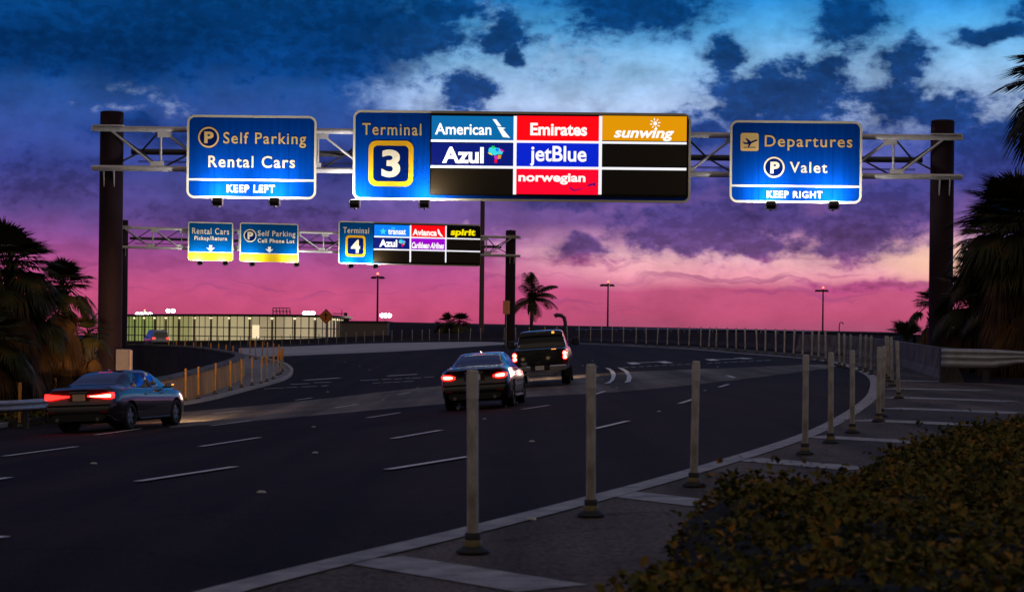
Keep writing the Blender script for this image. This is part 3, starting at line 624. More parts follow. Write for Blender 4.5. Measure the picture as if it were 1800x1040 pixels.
M_LAMPBOX = mat('lamp_housing_black', (.012, .012, .013), .5)
M_GALVL = mat('bare_aluminium', (.6, .6, .6), .35, .6)
M_LENS = emit('floodlight_lens', (1, .97, .9), 14)
M_POLE = mat('brown_painted_steel', (.042, .02, .03), .75, .0, spec=.2, var2=(.024, .012, .019), vscale=1.2, bump=.1, bscale=20, stretch=(1, 1, .4))
M_TRUSS = mat('truss_galvanised', (.84, .80, .82), .5, .05, var=.25, vscale=3)
M_TRUSSD = mat('dark_truss_steel', (.10, .09, .10), .6, .1, var=.3, vscale=3)
M_BLUE = mat('blue_sheeting', (.001, .062, .42), .5, var2=(.001, .054, .38), vscale=2.2, spec=0.0, stretch=(1, 1, .15))
def seams(m):
    nt = m.node_tree; N = nt.nodes; L = nt.links; b = N['Principled BSDF']; src = b.inputs['Base Color'].links[0].from_socket
    tc = N.new('ShaderNodeTexCoord'); sp = N.new('ShaderNodeSeparateXYZ'); L.new(tc.outputs['Object'], sp.inputs[0])
    a = N.new('ShaderNodeMath'); a.operation = 'PINGPONG'; L.new(sp.outputs[0], a.inputs[0]); a.inputs[1].default_value = .61
    r = N.new('ShaderNodeMapRange'); L.new(a.outputs[0], r.inputs[0]); r.inputs[1].default_value = .004; r.inputs[2].default_value = .016; r.inputs[3].default_value = .72; r.inputs[4].default_value = 1
    n = N.new('ShaderNodeTexNoise'); n.inputs['Scale'].default_value = 4; n.inputs['Detail'].default_value = 6; mp = N.new('ShaderNodeMapping'); mp.inputs['Scale'].default_value = (2.2, 1, .12); L.new(tc.outputs['Object'], mp.inputs[0]); L.new(mp.outputs[0], n.inputs['Vector'])
    d = N.new('ShaderNodeMapRange'); L.new(n.outputs['Fac'], d.inputs[0]); d.inputs[1].default_value = .35; d.inputs[2].default_value = .62; d.inputs[3].default_value = .88; d.inputs[4].default_value = 1.06
    q = N.new('ShaderNodeMath'); q.operation = 'MULTIPLY'; L.new(r.outputs[0], q.inputs[0]); L.new(d.outputs[0], q.inputs[1])
    mx = N.new('ShaderNodeMix'); mx.data_type = 'RGBA'; mx.blend_type = 'MULTIPLY'; mx.inputs[0].default_value = 1; L.new(src, mx.inputs[6]); L.new(q.outputs[0], mx.inputs[7]); L.new(mx.outputs[2], b.inputs['Base Color'])
seams(M_BLUE)
M_TEAL = mat('teal_blue_sheeting', (.001, .10, .36), .5, var2=(.001, .088, .33), vscale=2.2, spec=0.0, stretch=(1, 1, .15))
M_NAVY = mat('navy_sheeting', (.001, .012, .12), .5, spec=0.0)
M_GOLDL = mat('dim_lit_sheeting', (.86, .60, .22), .45, spec=.3)  # upper letters, dimmer lamp light put into the colour
M_WHITEL = mat('white_sheeting', (.88, .80, .60), .45, spec=.3)
M_WHITE2 = mat('bright_lit_sheeting', (.9, .88, .84), .45, spec=.3)  # lower letters near the lamps, their brightness put into the colour
M_GOLD = mat('gold_sheeting', (.86, .45, .01), .45, spec=.3)
M_YEL = mat('yellow_sheeting', (.88, .62, .01), .45, spec=.3)
M_SIGNBACK = mat('aluminium_sheet', (.4, .4, .42), .5, .6)
M_BLACK = mat('display_black', (.004, .004, .005), .35, spec=.3)
EW = emit('lit_white', (1, .98, .95), 1.0); ED = emit('lit_divider', (.9, .92, 1), .95)
ERED = emit('lit_red', lin(255, 0, 16), 1.0, (.05, 0, 0)); ETEAL = emit('lit_teal', lin(0, 104, 168), 1.0, (0, .02, .04)); EORG = emit('lit_amber', lin(226, 150, 0), 1.0, (.04, .02, 0))
ENAVY = emit('lit_navy', lin(0, 24, 118), 1.0, (0, 0, .02)); EBLUE = emit('lit_blue', lin(0, 34, 205), 1.0, (0, 0, .04)); ECRIM = emit('lit_crimson', lin(255, 0, 44), 1.0, (.05, 0, 0))
EAZ = emit('lit_azure', lin(0, 130, 255), 1.0, (0, .02, .05)); EPUR = emit('lit_purple', lin(160, 0, 205), 1.0, (.02, 0, .04)); EYEL = emit('lit_yellow', lin(255, 232, 0), 1.0, (.04, .04, 0)); ECYA = emit('lit_cyan', lin(60, 220, 235), 1.0, (0, .03, .03))
EGRN = emit('lit_green', lin(30, 210, 60), 1.0, (0, .03, 0)); EMAG = emit('lit_magenta', lin(220, 40, 190), 1.0, (.03, 0, .02)); EDNV = emit('lit_dark_navy', lin(60, 10, 110), 1.0, (0, 0, .02))

# ------------------------------------------------------------------ gantries
def gantry(label, A, B, zt, zb, ztop, pole_r, n_pan, back=1.1, ch=.095, ext=.55, zbase=None):
    A, B = Vector((*A, 0)), Vector((*B, 0)); L = (B - A).length; yaw = math.atan2(B.y - A.y, B.x - A.x); z0 = zbase if zbase is not None else float(gz(A.x, A.y))
    root = empty('sign_gantry', (A.x, A.y, z0), yaw); tag(root, label, 'sign gantry')
    T, Bo = zt - z0, zb - z0; yf = -pole_r - .12; yr = yf + back; zm = (T + Bo) / 2
    for k, x in enumerate((0, L)):
        zz = (float(gz(B.x, B.y)) - z0 - .3) if k and zbase is None else -.3
        m = MB(); m.tube((x, 0, zz), (x, 0, ztop - z0), pole_r, pole_r * .97, 40)
        m.lathe([(pole_r * .99, 0), (pole_r * .9, .05), (.001, .09)], (x, 0, ztop - z0), 40)
        m.lathe([(pole_r * 1.5, zz + .3), (pole_r * 1.5, zz + .36), (pole_r * 1.02, zz + .37)], (x, 0, 0), 40)
        po = m.build('pole', M_POLE, root)
        for z in (T, Bo):
            g = MB(); g.box((x, -pole_r * .2 + yf / 2, z + (.10 if z == T else .02)), (pole_r * 2.5, abs(yf) + pole_r * .6, .035))
            if z == T: g.build('bracket', M_TRUSS, po)
        for dx in (-.42, .42):
            vs = [(x + dx * pole_r - .015, yf - .04, Bo + .01), (x + dx * pole_r - .015, -pole_r * .7, Bo + .01), (x + dx * pole_r - .015, -pole_r * .7, Bo - .06 - 1.9 * pole_r)]
            vs += [(a + .03, b, c) for a, b, c in vs]; g.add(vs, [(0, 1, 2), (5, 4, 3), (0, 3, 4, 1), (1, 4, 5, 2), (2, 5, 3, 0)])
        g.build('bracket', M_TRUSS, po)
    def chord(p, q, r, parent_m=M_TRUSS): MB().tube(p, q, r, r, 14).build('chord', parent_m, root)
    chord((-ext, yf, T), (L + ext, yf, T), ch); chord((-ext, yf, Bo), (L + ext, yf, Bo), ch); chord((pole_r + .15, yr, zm), (L - pole_r - .15, yr, zm), ch * 1.05, M_TRUSSD)
    xs = [L * i / n_pan for i in range(n_pan + 1)]; half = n_pan // 2
    fw, bw = MB(), MB(); r = ch * .42
    for i, x in enumerate(xs):
        if 0 < i < n_pan:
            fw.tube((x, yf, T), (x, yf, Bo), r * 1.05, n=8)
            fw.box((x + (.12 if i <= half else -.12), yf - .03, T - .16), (.46, .02, .22)); fw.box((x - (.12 if i <= half else -.12), yf - .03, Bo + .14), (.46, .02, .2))
        if i < n_pan:
            x2 = xs[i + 1]
            if i < half: fw.tube((x + .1, yf, T - .08), (x2 - .16, yf, Bo + .08), r, n=8)
            else: fw.tube((x2 - .1, yf, T - .08), (x + .16, yf, Bo + .08), r, n=8)
            xm = (x + x2) / 2
            for z in (T, Bo):
                bw.tube((x, yf + .02, z), (xm, yr, zm), r * .85, n=6); bw.tube((xm, yr, zm), (x2, yf + .02, z), r * .85, n=6)
    fw.build('lattice', M_TRUSS, root); bw.build('rear_lattice', M_TRUSSD, root)
    cb = MB()
    for dz in (-.32, -.36): cb.tube((.8, yr - .1, zm + dz), (L - .8, yr - .1, zm + dz), .012, n=6)
    cb.build('conduit', M_LAMPBOX, root)
    return root, A, B, yaw, yf, L
D1 = 66.5; GA = ((193 - 900) / F * D1, D1); GB = ((1653 - 900) / F * D1, D1)
G1 = gantry('nearer wide sign gantry carrying the large blue terminal sign over the road', GA, GB, CZ + 6.75, CZ + 5.45, CZ + 7.32, .40, 16)
GA2 = ((214 - 900) / F * 131, 131); GB2 = ((896 - 900) / F * 138.5, 138.5)
G2 = gantry('smaller distant sign gantry with yellow based signs beyond the nearer gantry', GA2, GB2, CZ + 6.9, CZ + 5.62, CZ + 7.35, .36, 14, 1.1, .09)
# cabinet on the pole
cb = empty('control_cabinet', (GA[0] + .4, GA[1] - .42, float(gz(GA[0], GA[1])) + 1.0)); tag(cb, 'grey metal control cabinet mounted low on the gantry pole behind the saloon', 'cabinet')
MB().box((.17, -.16, .55), (.44, .30, 1.06), None, .02).build('cabinet_body', mat('cabinet_grey', (.30, .25, .29), .5, var=.2, vscale=4), cb)
MB().box((.14, -.315, .55), (.36, .012, .96), None, .004).build('door', mat('cabinet_grey', (0, 0, 0)), cb)
MB().box((.42, -.12, .55), (.07, .2, 1.0), None, .01).build('side_flange', mat('cabinet_pale', (.62, .42, .36), .5), cb)
MB().box((.50, -.12, .1), (.12, .16, .12), None, .01).build('conduit_box', mat('cabinet_pale', (0, 0, 0)), cb)
MB().box((.15, .08, .9), (.3, .22, .05)).box((.15, .08, .2), (.3, .22, .05)).build('mounting_lattice', M_GALV, cb)

def sign_on(G, name, label, x0, y0, x1, y1, rim=4, r=14, sheet=None, rim_m=None, depth=.42):
    root, A, B, yaw, yf, L = G
    cx, cy = (x0 + x1) / 2, (y0 + y1) / 2
    # point where the sight line through the sign's middle meets the plane of the panel
    n = Vector((math.sin(yaw), -math.cos(yaw), 0)); p0 = A + n * (abs(yf) + depth)
    dx = (cx - 900) / F; d = (p0.dot(n)) / (Vector((dx, 1, 0)).dot(n)); s = d / F
    h = (y1 - y0); zc = CZ + (yh(cx) - cy) * s
    S = Sign(name, label, cx, cy, x1 - x0, h, (dx * d, d, zc - h * s / 2), yaw, s); S.d = d
    P = MB().prism(rrect(*S.rect(x0, y0, x1, y1), r * s), 0, .05).build('panel', sheet, S.root)
    w = rim * s; a = S.rect(x0, y0, x1, y1); MB().ring(rrect(*a, r * s), rrect(a[0] + w, a[1] + w, a[2] - w, a[3] - w, max(.01, r * s - w)), -.01, .002).build('border', rim_m or M_WHITEL, P)
    b = MB(); X0, Z0, X1, Z1 = a; k = max(2, int((X1 - X0) / 1.6))
    for i in range(k): b.box((X0 + (X1 - X0) * (i + .5) / k, .05 + depth * .35, (Z0 + Z1) / 2), (.07, depth * .7, (Z1 - Z0) * .96))
    b.build('mounting_lattice', M_SIGNBACK, S.root)
    return S
PW1 = 98
# --- first gantry, sign over the lanes for parking
S = sign_on(G1, 'overhead_sign', 'blue Self Parking and Rental Cars sign with KEEP LEFT strip', 325, 203, 553, 349.5, sheet=M_BLUE)
S.disc_p(363, 241.5, 18.4, (355.5, 231.5, 372, 252), M_GOLDL, M_NAVY)
S.text('lettering', 'Self Parking', (389, 233, 534.5, 259.5), M_GOLDL, .012)
S.text('lettering', 'Rental Cars', (363, 274, 515.5, 295), M_WHITEL, .016)
S.panel('divider', (329, 314.6, 549, 318.4), M_WHITE2)
S.text('lettering', 'KEEP LEFT', (396, 325, 480.5, 338.5), M_WHITE2, .03)
for px in (385, 486): S.floodlight(px, 353, PW1, S.d, (S.d - 1.3) / S.d)
# --- terminal sign
S3 = S = sign_on(G1, 'overhead_sign', 'largest overhead sign, Terminal 3 with lit airline panels', 617, 196.5, 1211, 354, sheet=M_BLUE)
S.text('lettering', 'Terminal', (633, 217, 737, 238), M_GOLDL, .010)
def number_box(S, box, inner, txt, tb, r):
    x0, z0, x1, z1 = S.rect(*box); i = S.rect(*inner)
    p = MB().prism(rrect(*i, r * S.s * .6), -.008, -.004).build('number_plate', M_NAVY, S.root)
    MB().ring(rrect(x0, z0, x1, z1, r * S.s), rrect(*i, r * S.s * .6), -.012, -.003).build('border', M_GOLD, p)
    S.text('lettering', txt, tb, M_WHITEL, .035, y=-.011, parent=p)
number_box(S, (644.5, 247.5, 723.5, 327.5), (653, 256, 715, 319), '3', (667.5, 263, 700.5, 312), 14)
bd = S.panel('display_board', (752.5, 201.6, 1205, 345.5), M_BLACK, 1, -.05, -.002)
def cell(S, box, m, board, y=-.056): return S.panel('airline_panel', box, m, 0, y, y + .008, parent=board)
C1, C2, C3 = (755, 899), (904.5, 1049), (1054.5, 1203); R1, R2, R3 = (204.5, 248), (252, 293.2), (297.6, 342)
dv = MB()
for b in ((754, 248, 1203, 252), (754, 293.2, 1203, 297.6)):
    x0, z0, x1, z1 = S.rect(*b); dv.box(((x0 + x1) / 2, -.058, (z0 + z1) / 2), (x1 - x0, .012, z1 - z0))
for b in ((899, 204.5, 904.5, 342), (1049, 204.5, 1054.5, 342)):
    x0, z0, x1, z1 = S.rect(*b); dv.box(((x0 + x1) / 2, -.059, (z0 + z1) / 2), (x1 - x0, .016, z1 - z0))
dv.build('divider_lattice', ED, bd)
TY = -.062
c = cell(S, (C1[0], R1[0], C1[1], R1[1]), ETEAL, bd); S.text('lettering', 'American', (761, 217.5, 860, 237.5), EW, .02, y=TY, parent=c)
m = S.poly('', [(861.8, 210), (868.4, 210.4), (877.5, 222.7), (870, 221.6)], None, TY, hold=True); S.poly('', [(870, 223.3), (885, 225.5), (880.5, 227.6), (893, 242.7), (880.4, 241.4)], None, TY, mb=m, hold=True); m.build('emblem_logo', EW, c)
c = cell(S, (C1[0], R2[0], C1[1], R2[1]), ENAVY, bd); S.text('lettering', 'Azul', (774, 258.5, 847, 287.5), EW, .035, y=TY, parent=c)
def azul(S, X, Y, k, c, y):
    U = lambda pts: [(X + a * k, Y + b * k) for a, b in pts]
    S.poly('emblem_logo', U([(2, 4), (8, 1), (14, 3), (20, 4), (27, 9), (25, 15), (19, 14), (12, 17), (5, 13), (1, 10)]), ECYA, y, c)
    S.poly('emblem_logo', U([(0, 11), (6, 13), (9, 17), (2, 14)]), EYEL, y - .002, c); S.poly('emblem_logo', U([(7, 0), (12, 0), (12, 4), (8, 5)]), EGRN, y - .002, c); S.poly('emblem_logo', U([(20, 5), (25, 6), (29, 9), (24, 11)]), EMAG, y - .002, c)
    S.poly('emblem_logo', U([(18, 15), (24, 16), (23, 22), (18, 23)]), EORG, y - .002, c); S.poly('emblem_logo', U([(11, 18), (18, 17), (18, 23), (13, 24)]), EMAG, y - .001, c); S.poly('emblem_logo', U([(12, 24), (17, 24), (16, 30), (12, 29)]), ERED, y - .001, c)
    S.poly('emblem_logo', U([(14, 4), (19, 5), (19, 10), (14, 9)]), EAZ, y - .002, c)
azul(S, 854, 257, 1.0, c, TY)
c = cell(S, (C2[0], R1[0], C2[1], R1[1]), ERED, bd); S.text('lettering', 'Emirates', (928.4, 217, 1028, 239), EW, .03, y=TY, parent=c)
# serif ticks on the capital and the stems
c = cell(S, (C2[0], R2[0], C2[1], R2[1]), EBLUE, bd); S.text('lettering', 'jetBlue', (928, 257, 1027.5, 293), EW, .02, y=TY, parent=c)
c = cell(S, (C2[0], R3[0], C2[1], R3[1]), ECRIM, bd); S.text('lettering', 'norwegian', (908.4, 305, 1026, 324.5), EW, .03, y=TY, parent=c)
S.poly('emblem_logo', [(999, 327), (1000, 333), (1006, 336), (1016, 334), (1027, 329), (1016, 332.5), (1007, 334), (1002, 331.5)], EDNV, TY, c)
m = S.poly('', [(1028, 327.5), (1034, 323.5), (1040, 322.5), (1044, 320.5), (1043, 323.5), (1044, 328), (1039, 325.6), (1033, 327.5)], None, TY, hold=True); m.build('emblem_logo', EDNV, c)
c = cell(S, (C3[0], R1[0], C3[1], R1[1]), EORG, bd); S.text('lettering', 'sunwing', (1075, 225.5, 1181, 248.5), EW, .03, .25, y=TY, parent=c)
m = MB(); x, z = S.loc(1147.5, 217.5); m.prism(circ(x, z, 3.4 * S.s, 14), TY, TY + .001)
for k in range(8):
    a = k * math.pi / 4 + .2; r0, r1, w = 5.2 * S.s, 9.2 * S.s, .8 * S.s; d = Vector((math.cos(a), math.sin(a))); n = Vector((-d.y, d.x))
    m.add([(x + d.x * r0 + n.x * w, TY, z + d.y * r0 + n.y * w), (x + d.x * r1 + n.x * w, TY, z + d.y * r1 + n.y * w), (x + d.x * r1 - n.x * w, TY, z + d.y * r1 - n.y * w), (x + d.x * r0 - n.x * w, TY, z + d.y * r0 - n.y * w)], [(0, 1, 2, 3)])
m.build('emblem_logo', EW, c)
M_OFF = mat('display_off', (.022, .014, .006), .3, spec=.6)
for (a, b) in ((C1, R3), (C3, R2), (C3, R3)): cell(S, (a[0], b[0], a[1], b[1]), M_OFF, bd)
for px in (618.5, 742): S.floodlight(px, 356.5, PW1, S.d, (S.d - 1.3) / S.d)
# --- departures sign
S = sign_on(G1, 'overhead_sign', 'blue Departures and Valet sign with KEEP RIGHT strip', 1279.5, 212.5, 1512, 357, sheet=M_BLUE)
ic = S.panel('departure_symbol', (1298, 233.8, 1330, 265.7), M_GOLDL, 4, -.010, -.002)
MX = M_NAVY
m = S.poly('', [(1301.5, 248.5), (1305, 250.5), (1311, 250.6), (1306.5, 243.2), (1309, 243.2), (1316.5, 249), (1325.5, 245.4), (1328, 245.8), (1327, 247.8), (1317, 252.2), (1313, 259), (1311, 259), (1312.3, 253.8), (1304, 253.4)], None, -.014, hold=True)
S.poly('', [(1303.5, 258.7), (1325, 258.7), (1325, 259.9), (1303.5, 259.9)], None, -.014, mb=m, hold=True); m.build('pictogram_logo', MX, ic)
S.text('lettering', 'Departures', (1340.5, 238.5, 1494.7, 265.2), M_GOLDL, .012)
S.disc_p(1357.5, 294.2, 18.4, (1350.8, 284.4, 1367, 305), M_WHITEL, M_NAVY)
S.text('lettering', 'Valet', (1385, 284.8, 1451, 304.2), M_WHITEL, .016)
S.panel('divider', (1283.5, 325.4, 1508, 329.2), M_WHITE2)
S.text('lettering', 'KEEP RIGHT', (1345, 335.7, 1443.3, 348.3), M_WHITE2, .03)
for px in (1346, 1457): S.floodlight(px, 359, PW1, S.d, (S.d - 1.3) / S.d)
# --- second gantry
PW2 = 85
def arrow(S, cx, cy, w, h):
    m = S.poly('', [(cx - w * .18, cy - h / 2), (cx + w * .18, cy - h / 2), (cx + w * .18, cy), (cx + w / 2, cy - h * .12), (cx, cy + h / 2), (cx - w / 2, cy - h * .12), (cx - w * .18, cy)], None, hold=True)
    m.build('arrow', M_WHITE2, S.root)
S = sign_on(G2, 'overhead_sign', 'small blue Rental Cars Pickup Return sign with a yellow base', 328.8, 390.5, 408, 458.5, 2, 4, M_TEAL)
S.panel('yellow_strip', (329.5, 444, 407.4, 458), M_YEL, 3, -.012, -.002); S.panel('divider', (330, 442.6, 407, 444.4), M_WHITE2)
S.text('lettering', 'Rental Cars', (336, 400.6, 400.8, 411.8), M_WHITEL, .014); S.text('lettering', 'Pickup/Return', (340, 415, 397.2, 424.5), M_WHITEL, .03); arrow(S, 368.5, 436.5, 15, 11.5)
for px in (347, 391.5): S.floodlight(px, 461.5, PW2, S.d, (S.d - 1.3) / S.d)
S = sign_on(G2, 'overhead_sign', 'small blue Self Parking Cell Phone Lot sign with a yellow base', 419.6, 392.2, 523.4, 460.5, 2, 4, M_TEAL)
S.panel('yellow_strip', (420.3, 446.6, 522.8, 460), M_YEL, 3, -.012, -.002); S.panel('divider', (421, 445.2, 522.5, 447), M_WHITE2)
S.disc_p(437.6, 414.6, 11.4, (433, 408, 443, 421.2), M_WHITEL, M_NAVY)
S.text('lettering', 'Self Parking', (451.3, 405.3, 517.8, 418.2), M_WHITEL, .014); S.text('lettering', 'Cell Phone Lot', (451, 419.5, 516.3, 427), M_WHITEL, .03); arrow(S, 472, 438.8, 14.5, 10.5)
for px in (438, 517): S.floodlight(px, 463.5, PW2, S.d, (S.d - 1.3) / S.d)
S = sign_on(G2, 'overhead_sign', 'smaller distant Terminal 4 sign with lit airline panels', 591, 391.5, 847.6, 466, 2, 5, M_TEAL)
S.text('lettering', 'Terminal', (599, 401, 645.2, 411.6), M_WHITEL, .012)
number_box(S, (603.6, 415, 639.4, 452), (607.6, 419, 635.4, 448), '4', (613.2, 422.5, 629.6, 445), 6)
bd = S.panel('display_board', (653, 395, 847, 464), M_BLACK, 1, -.05, -.002)
C1, C2, C3 = (654.4, 718), (720.6, 782.4), (784.8, 846.6); R1, R2, R3 = (396, 416.6), (418.8, 438.6), (440.8, 460.5)
dv = MB()
for b in ((654, 416.6, 846.5, 418.8), (654, 438.6, 846.5, 440.8)):
    x0, z0, x1, z1 = S.rect(*b); dv.box(((x0 + x1) / 2, -.058, (z0 + z1) / 2), (x1 - x0, .012, z1 - z0))
for b in ((718, 396, 720.6, 460.5), (782.4, 396, 784.8, 460.5)):
    x0, z0, x1, z1 = S.rect(*b); dv.box(((x0 + x1) / 2, -.059, (z0 + z1) / 2), (x1 - x0, .016, z1 - z0))
dv.build('divider_lattice', ED, bd)
c = cell(S, (C1[0], R1[0], C1[1], R1[1]), EAZ, bd); S.text('lettering', 'transat', (679, 403.4, 710.8, 412.6), EW, .025, y=TY, parent=c); S.text('lettering', 'Air', (684, 399.6, 692, 403.4), ECYA, .03, y=TY, parent=c)
x, z = S.loc(670, 407.5); st = []
for k in range(10):
    a = math.pi / 2 + k * math.pi / 5; r = (6.8 if k % 2 == 0 else 2.9) * S.s; st.append((x + r * math.cos(a), z + r * math.sin(a)))
MB().prism(st, TY, TY + .001).build('emblem_logo', ECYA, c)
c = cell(S, (C1[0], R2[0], C1[1], R2[1]), ENAVY, bd); S.text('lettering', 'Azul', (663.6, 421.6, 695.6, 434.6), EW, .035, y=TY, parent=c); azul(S, 698, 420.5, .46, c, TY)
c = cell(S, (C2[0], R1[0], C2[1], R1[1]), ERED, bd); S.text('lettering', 'Avianca', (723, 402.6, 767, 414), EW, .035, y=TY, parent=c); S.poly('emblem_logo', [(768, 402), (770.5, 402.5), (773, 408), (779, 416), (773, 414), (769, 409)], EW, TY, c)
c = cell(S, (C2[0], R2[0], C2[1], R2[1]), EPUR, bd); S.text('lettering', 'Caribbean Airlines', (721.6, 425.5, 780.4, 436.5), EW, .03, .35, y=TY, parent=c)
c = cell(S, (C3[0], R1[0], C3[1], R1[1]), M_BLACK, bd); S.text('lettering', 'spirit', (792, 401.5, 837.6, 416), EYEL, .04, .1, y=TY - .002, parent=c)
for (a, b) in ((C1, R3), (C2, R3), (C3, R2), (C3, R3)): cell(S, (a[0], b[0], a[1], b[1]), M_OFF, bd)
for px in (608, 652): S.floodlight(px, 467.5, PW2, S.d, (S.d - 1.3) / S.d)
# ------------------------------------------------------------------ vehicles
M_TYRE = mat('tyre_rubber', (.012, .012, .013), .8, bump=.3, bscale=80)
M_RIM = mat('alloy_wheel', (.34, .34, .36), .35, .8)
M_GLASS = mat('dark_tinted_glass', (.006, .009, .016), .05, spec=1.0, coat=1.0)
M_TRIM = mat('black_trim', (.012, .012, .013), .5)
M_CHROME = mat('chrome', (.6, .6, .62), .18, 1.0)
M_PLATE = mat('plate_beige', (.62, .52, .34), .5)
M_PLATEW = mat('plate_white', (.75, .74, .72), .5)
M_PLTXT = mat('plate_characters', (.03, .06, .04), .5)
M_TAIL = emit('tail_lamp_red', (1, .008, .006), 10, (.2, .0, .0))
M_TAILHOT = emit('tail_lamp_core', (1, .38, .22), 9.0, (.3, .05, .02))
M_TAILDIM = emit('tail_lamp_dim', (1, .02, .015), .8, (.2, 0, 0))
M_AMBER = emit('amber_glint', (1, .30, .03), 2.5, (.3, .1, 0))  # glow standing in for amber reflections
M_LENSRED = mat('red_reflector', (.18, .005, .005), .25)

def car(name, label, cat, loc, yaw, L, prof, paint, glass, spec):
    """prof: dict of station tables along the length from the rear (0) to the nose (L)"""
    root = empty(name, loc, -yaw); tag(root, label, cat)
    T = {k: (np.array([p[0] for p in v]), np.array([p[1] for p in v])) for k, v in prof.items() if k not in ('lean',)}
    lz, lo_ = np.array([p[0] for p in prof['lean']]), np.array([p[1] for p in prof['lean']])
    g = lambda k, x: pchip(*T[k], x)
    def ringpts(x):
        zb, zt, zs, wm, wr = (float(g(k, x)) for k in ('zb', 'zt', 'zs', 'wm', 'wr')); h = zs - zb
        P = [(0, zb), (wm * .82, zb), (wm * .93, zb + .05 * h), (wm * .965, zb + .14 * h), (wm * .985, zb + .3 * h), (wm, zb + .48 * h), (wm * .998, zb + .64 * h), (wm * .985, zb + .78 * h), (wm * .965, zb + .9 * h), (wm * .935, zs - .012), (wm * .90, zs + .004)]
        e = max(zt - zs, .01); w0 = wm * .90
        ww = min(wr, w0 - .02)
        for f in (.12, .35, .6, .82): P.append((w0 + (ww - w0) * (f ** 1.08), zs + .004 + (e - .004) * .9 * f))
        P += [(ww, zs + e * .90), (ww - .035, zs + e * .955), (ww - .10, zs + e * .985), (ww * .6, zt), (ww * .3, zt + .006), (0, zt + .008)]
        return P
    def S(x, t):
        P = ringpts(x); i = min(int(t), len(P) - 2); f = t - i
        y, z = P[i][0] + (P[i + 1][0] - P[i][0]) * f, P[i][1] + (P[i + 1][1] - P[i][1]) * f
        fade = max(0.0, 1 - x / .9)
        return x + float(np.interp(z, lz, lo_)) * fade, y, z
    xs = sorted(set(np.round(np.concatenate([np.linspace(0, .3, 6), np.linspace(.3, L - .4, int(L * 11)), np.linspace(L - .4, L, 8)]), 4)))
    NP = len(ringpts(1.0))
    def V(x, t, sgn):       # car axes: forward = +y, right = +x
        a, y, z = S(x, t); return (sgn * y, a - L / 2, z)
    mb = MB(); vs = []; K = 2 * NP - 2
    for x in xs: vs += [V(x, t, 1) for t in range(NP)] + [V(x, t, -1) for t in range(NP - 2, 0, -1)]
    mb.add(vs, [(i * K + j, (i + 1) * K + j, (i + 1) * K + (j + 1) % K, i * K + (j + 1) % K) for i in range(len(xs) - 1) for j in range(K)], True)
    n0 = (len(xs) - 1) * K
    for base, flip in ((0, False), (n0, True)):      # end caps, strip by strip
        fs = []
        for j in range(NP - 1):
            a, b = j, j + 1; c = K - b if b < NP - 1 else b; d_ = (K - a) % K
            f = [a, b] + ([c] if c != b else []) + ([d_] if d_ != a else [])
            f = [base + q for q in f]; fs.append(f if flip else f[::-1])
        mb.f += [tuple(f) for f in fs]; mb.sm += [False] * len(fs)
    body = mb.build('body', paint, root)
    bm = bmesh.new(); bm.from_mesh(body.data); bmesh.ops.recalc_face_normals(bm, faces=bm.faces); bm.to_mesh(body.data); bm.free()
    # wheel arches cut out of the body
    R = spec['wheel_r']; tw = spec['track']
    for wx in spec['axles']:
        for sg in (1, -1):
            cm = MB().tube((sg * (tw - .26), wx - L / 2, R), (sg * (tw + .5), wx - L / 2, R), R * 1.16, n=28).build('cutter', None)
            cm.parent = root
            bpy.context.view_layer.update()
            md = body.modifiers.new('arch', 'BOOLEAN'); md.operation = 'DIFFERENCE'; md.object = cm; md.solver = 'EXACT'
            bpy.context.view_layer.update(); dg = bpy.context.evaluated_depsgraph_get()
            me = bpy.data.meshes.new_from_object(body.evaluated_get(dg)); body.modifiers.clear(); body.data = me
            bpy.data.objects.remove(cm)
    body.data.materials.clear(); body.data.materials.append(paint)
    # smooth by angle
    bm = bmesh.new(); bm.from_mesh(body.data)
    for e in bm.edges: e.smooth = (e.calc_face_angle(0) < math.radians(38))
    for f in bm.faces: f.smooth = True
    bm.to_mesh(body.data); bm.free()
    lin_m = MB()
    for wx in spec['axles']:
        for sg in (1, -1): lin_m.tube((sg * (tw - .30), wx - L / 2, R), (sg * (tw - .235), wx - L / 2, R), R * 1.2, n=24)
    lin_m.build('wheel_arch_trim', M_TRIM, body)
    def patch(nm, x0, x1, t0, t1, sgs, m, push=.008, nx=10, nt=6, frame=True):
        """x0(t), x1(t) may be functions"""
        mb = MB()
        for sg in sgs:
            vs = []
            for i in range(nx + 1):
                for j in range(nt + 1):
                    t = t0 + (t1 - t0) * j / nt; a = x0(j / nt) if callable(x0) else x0; b = x1(j / nt) if callable(x1) else x1
                    x = a + (b - a) * i / nx; e = .02
                    p = Vector(V(x, t, sg)); px = Vector(V(min(x + e, L), t, sg)) - Vector(V(max(x - e, 0), t, sg)); pt_ = Vector(V(x, min(t + .1, NP - 1), sg)) - Vector(V(x, max(t - .1, 0), sg))
                    n = px.cross(pt_) * (sg); n = n.normalized() if n.length > 1e-9 else Vector((0, 0, 1))
                    if n.dot(Vector((p.x, 0, p.z - .7))) < 0: n = -n
                    vs.append(p + n * push)
            q = nt + 1; fs = [(i * q + j, i * q + j + 1, (i + 1) * q + j + 1, (i + 1) * q + j) for i in range(nx) for j in range(nt)]
            mb.add(vs, fs if sg > 0 else [f[::-1] for f in fs], True)
        return mb.build(nm, m, root)
    for w in spec['glass']: patch(*w)
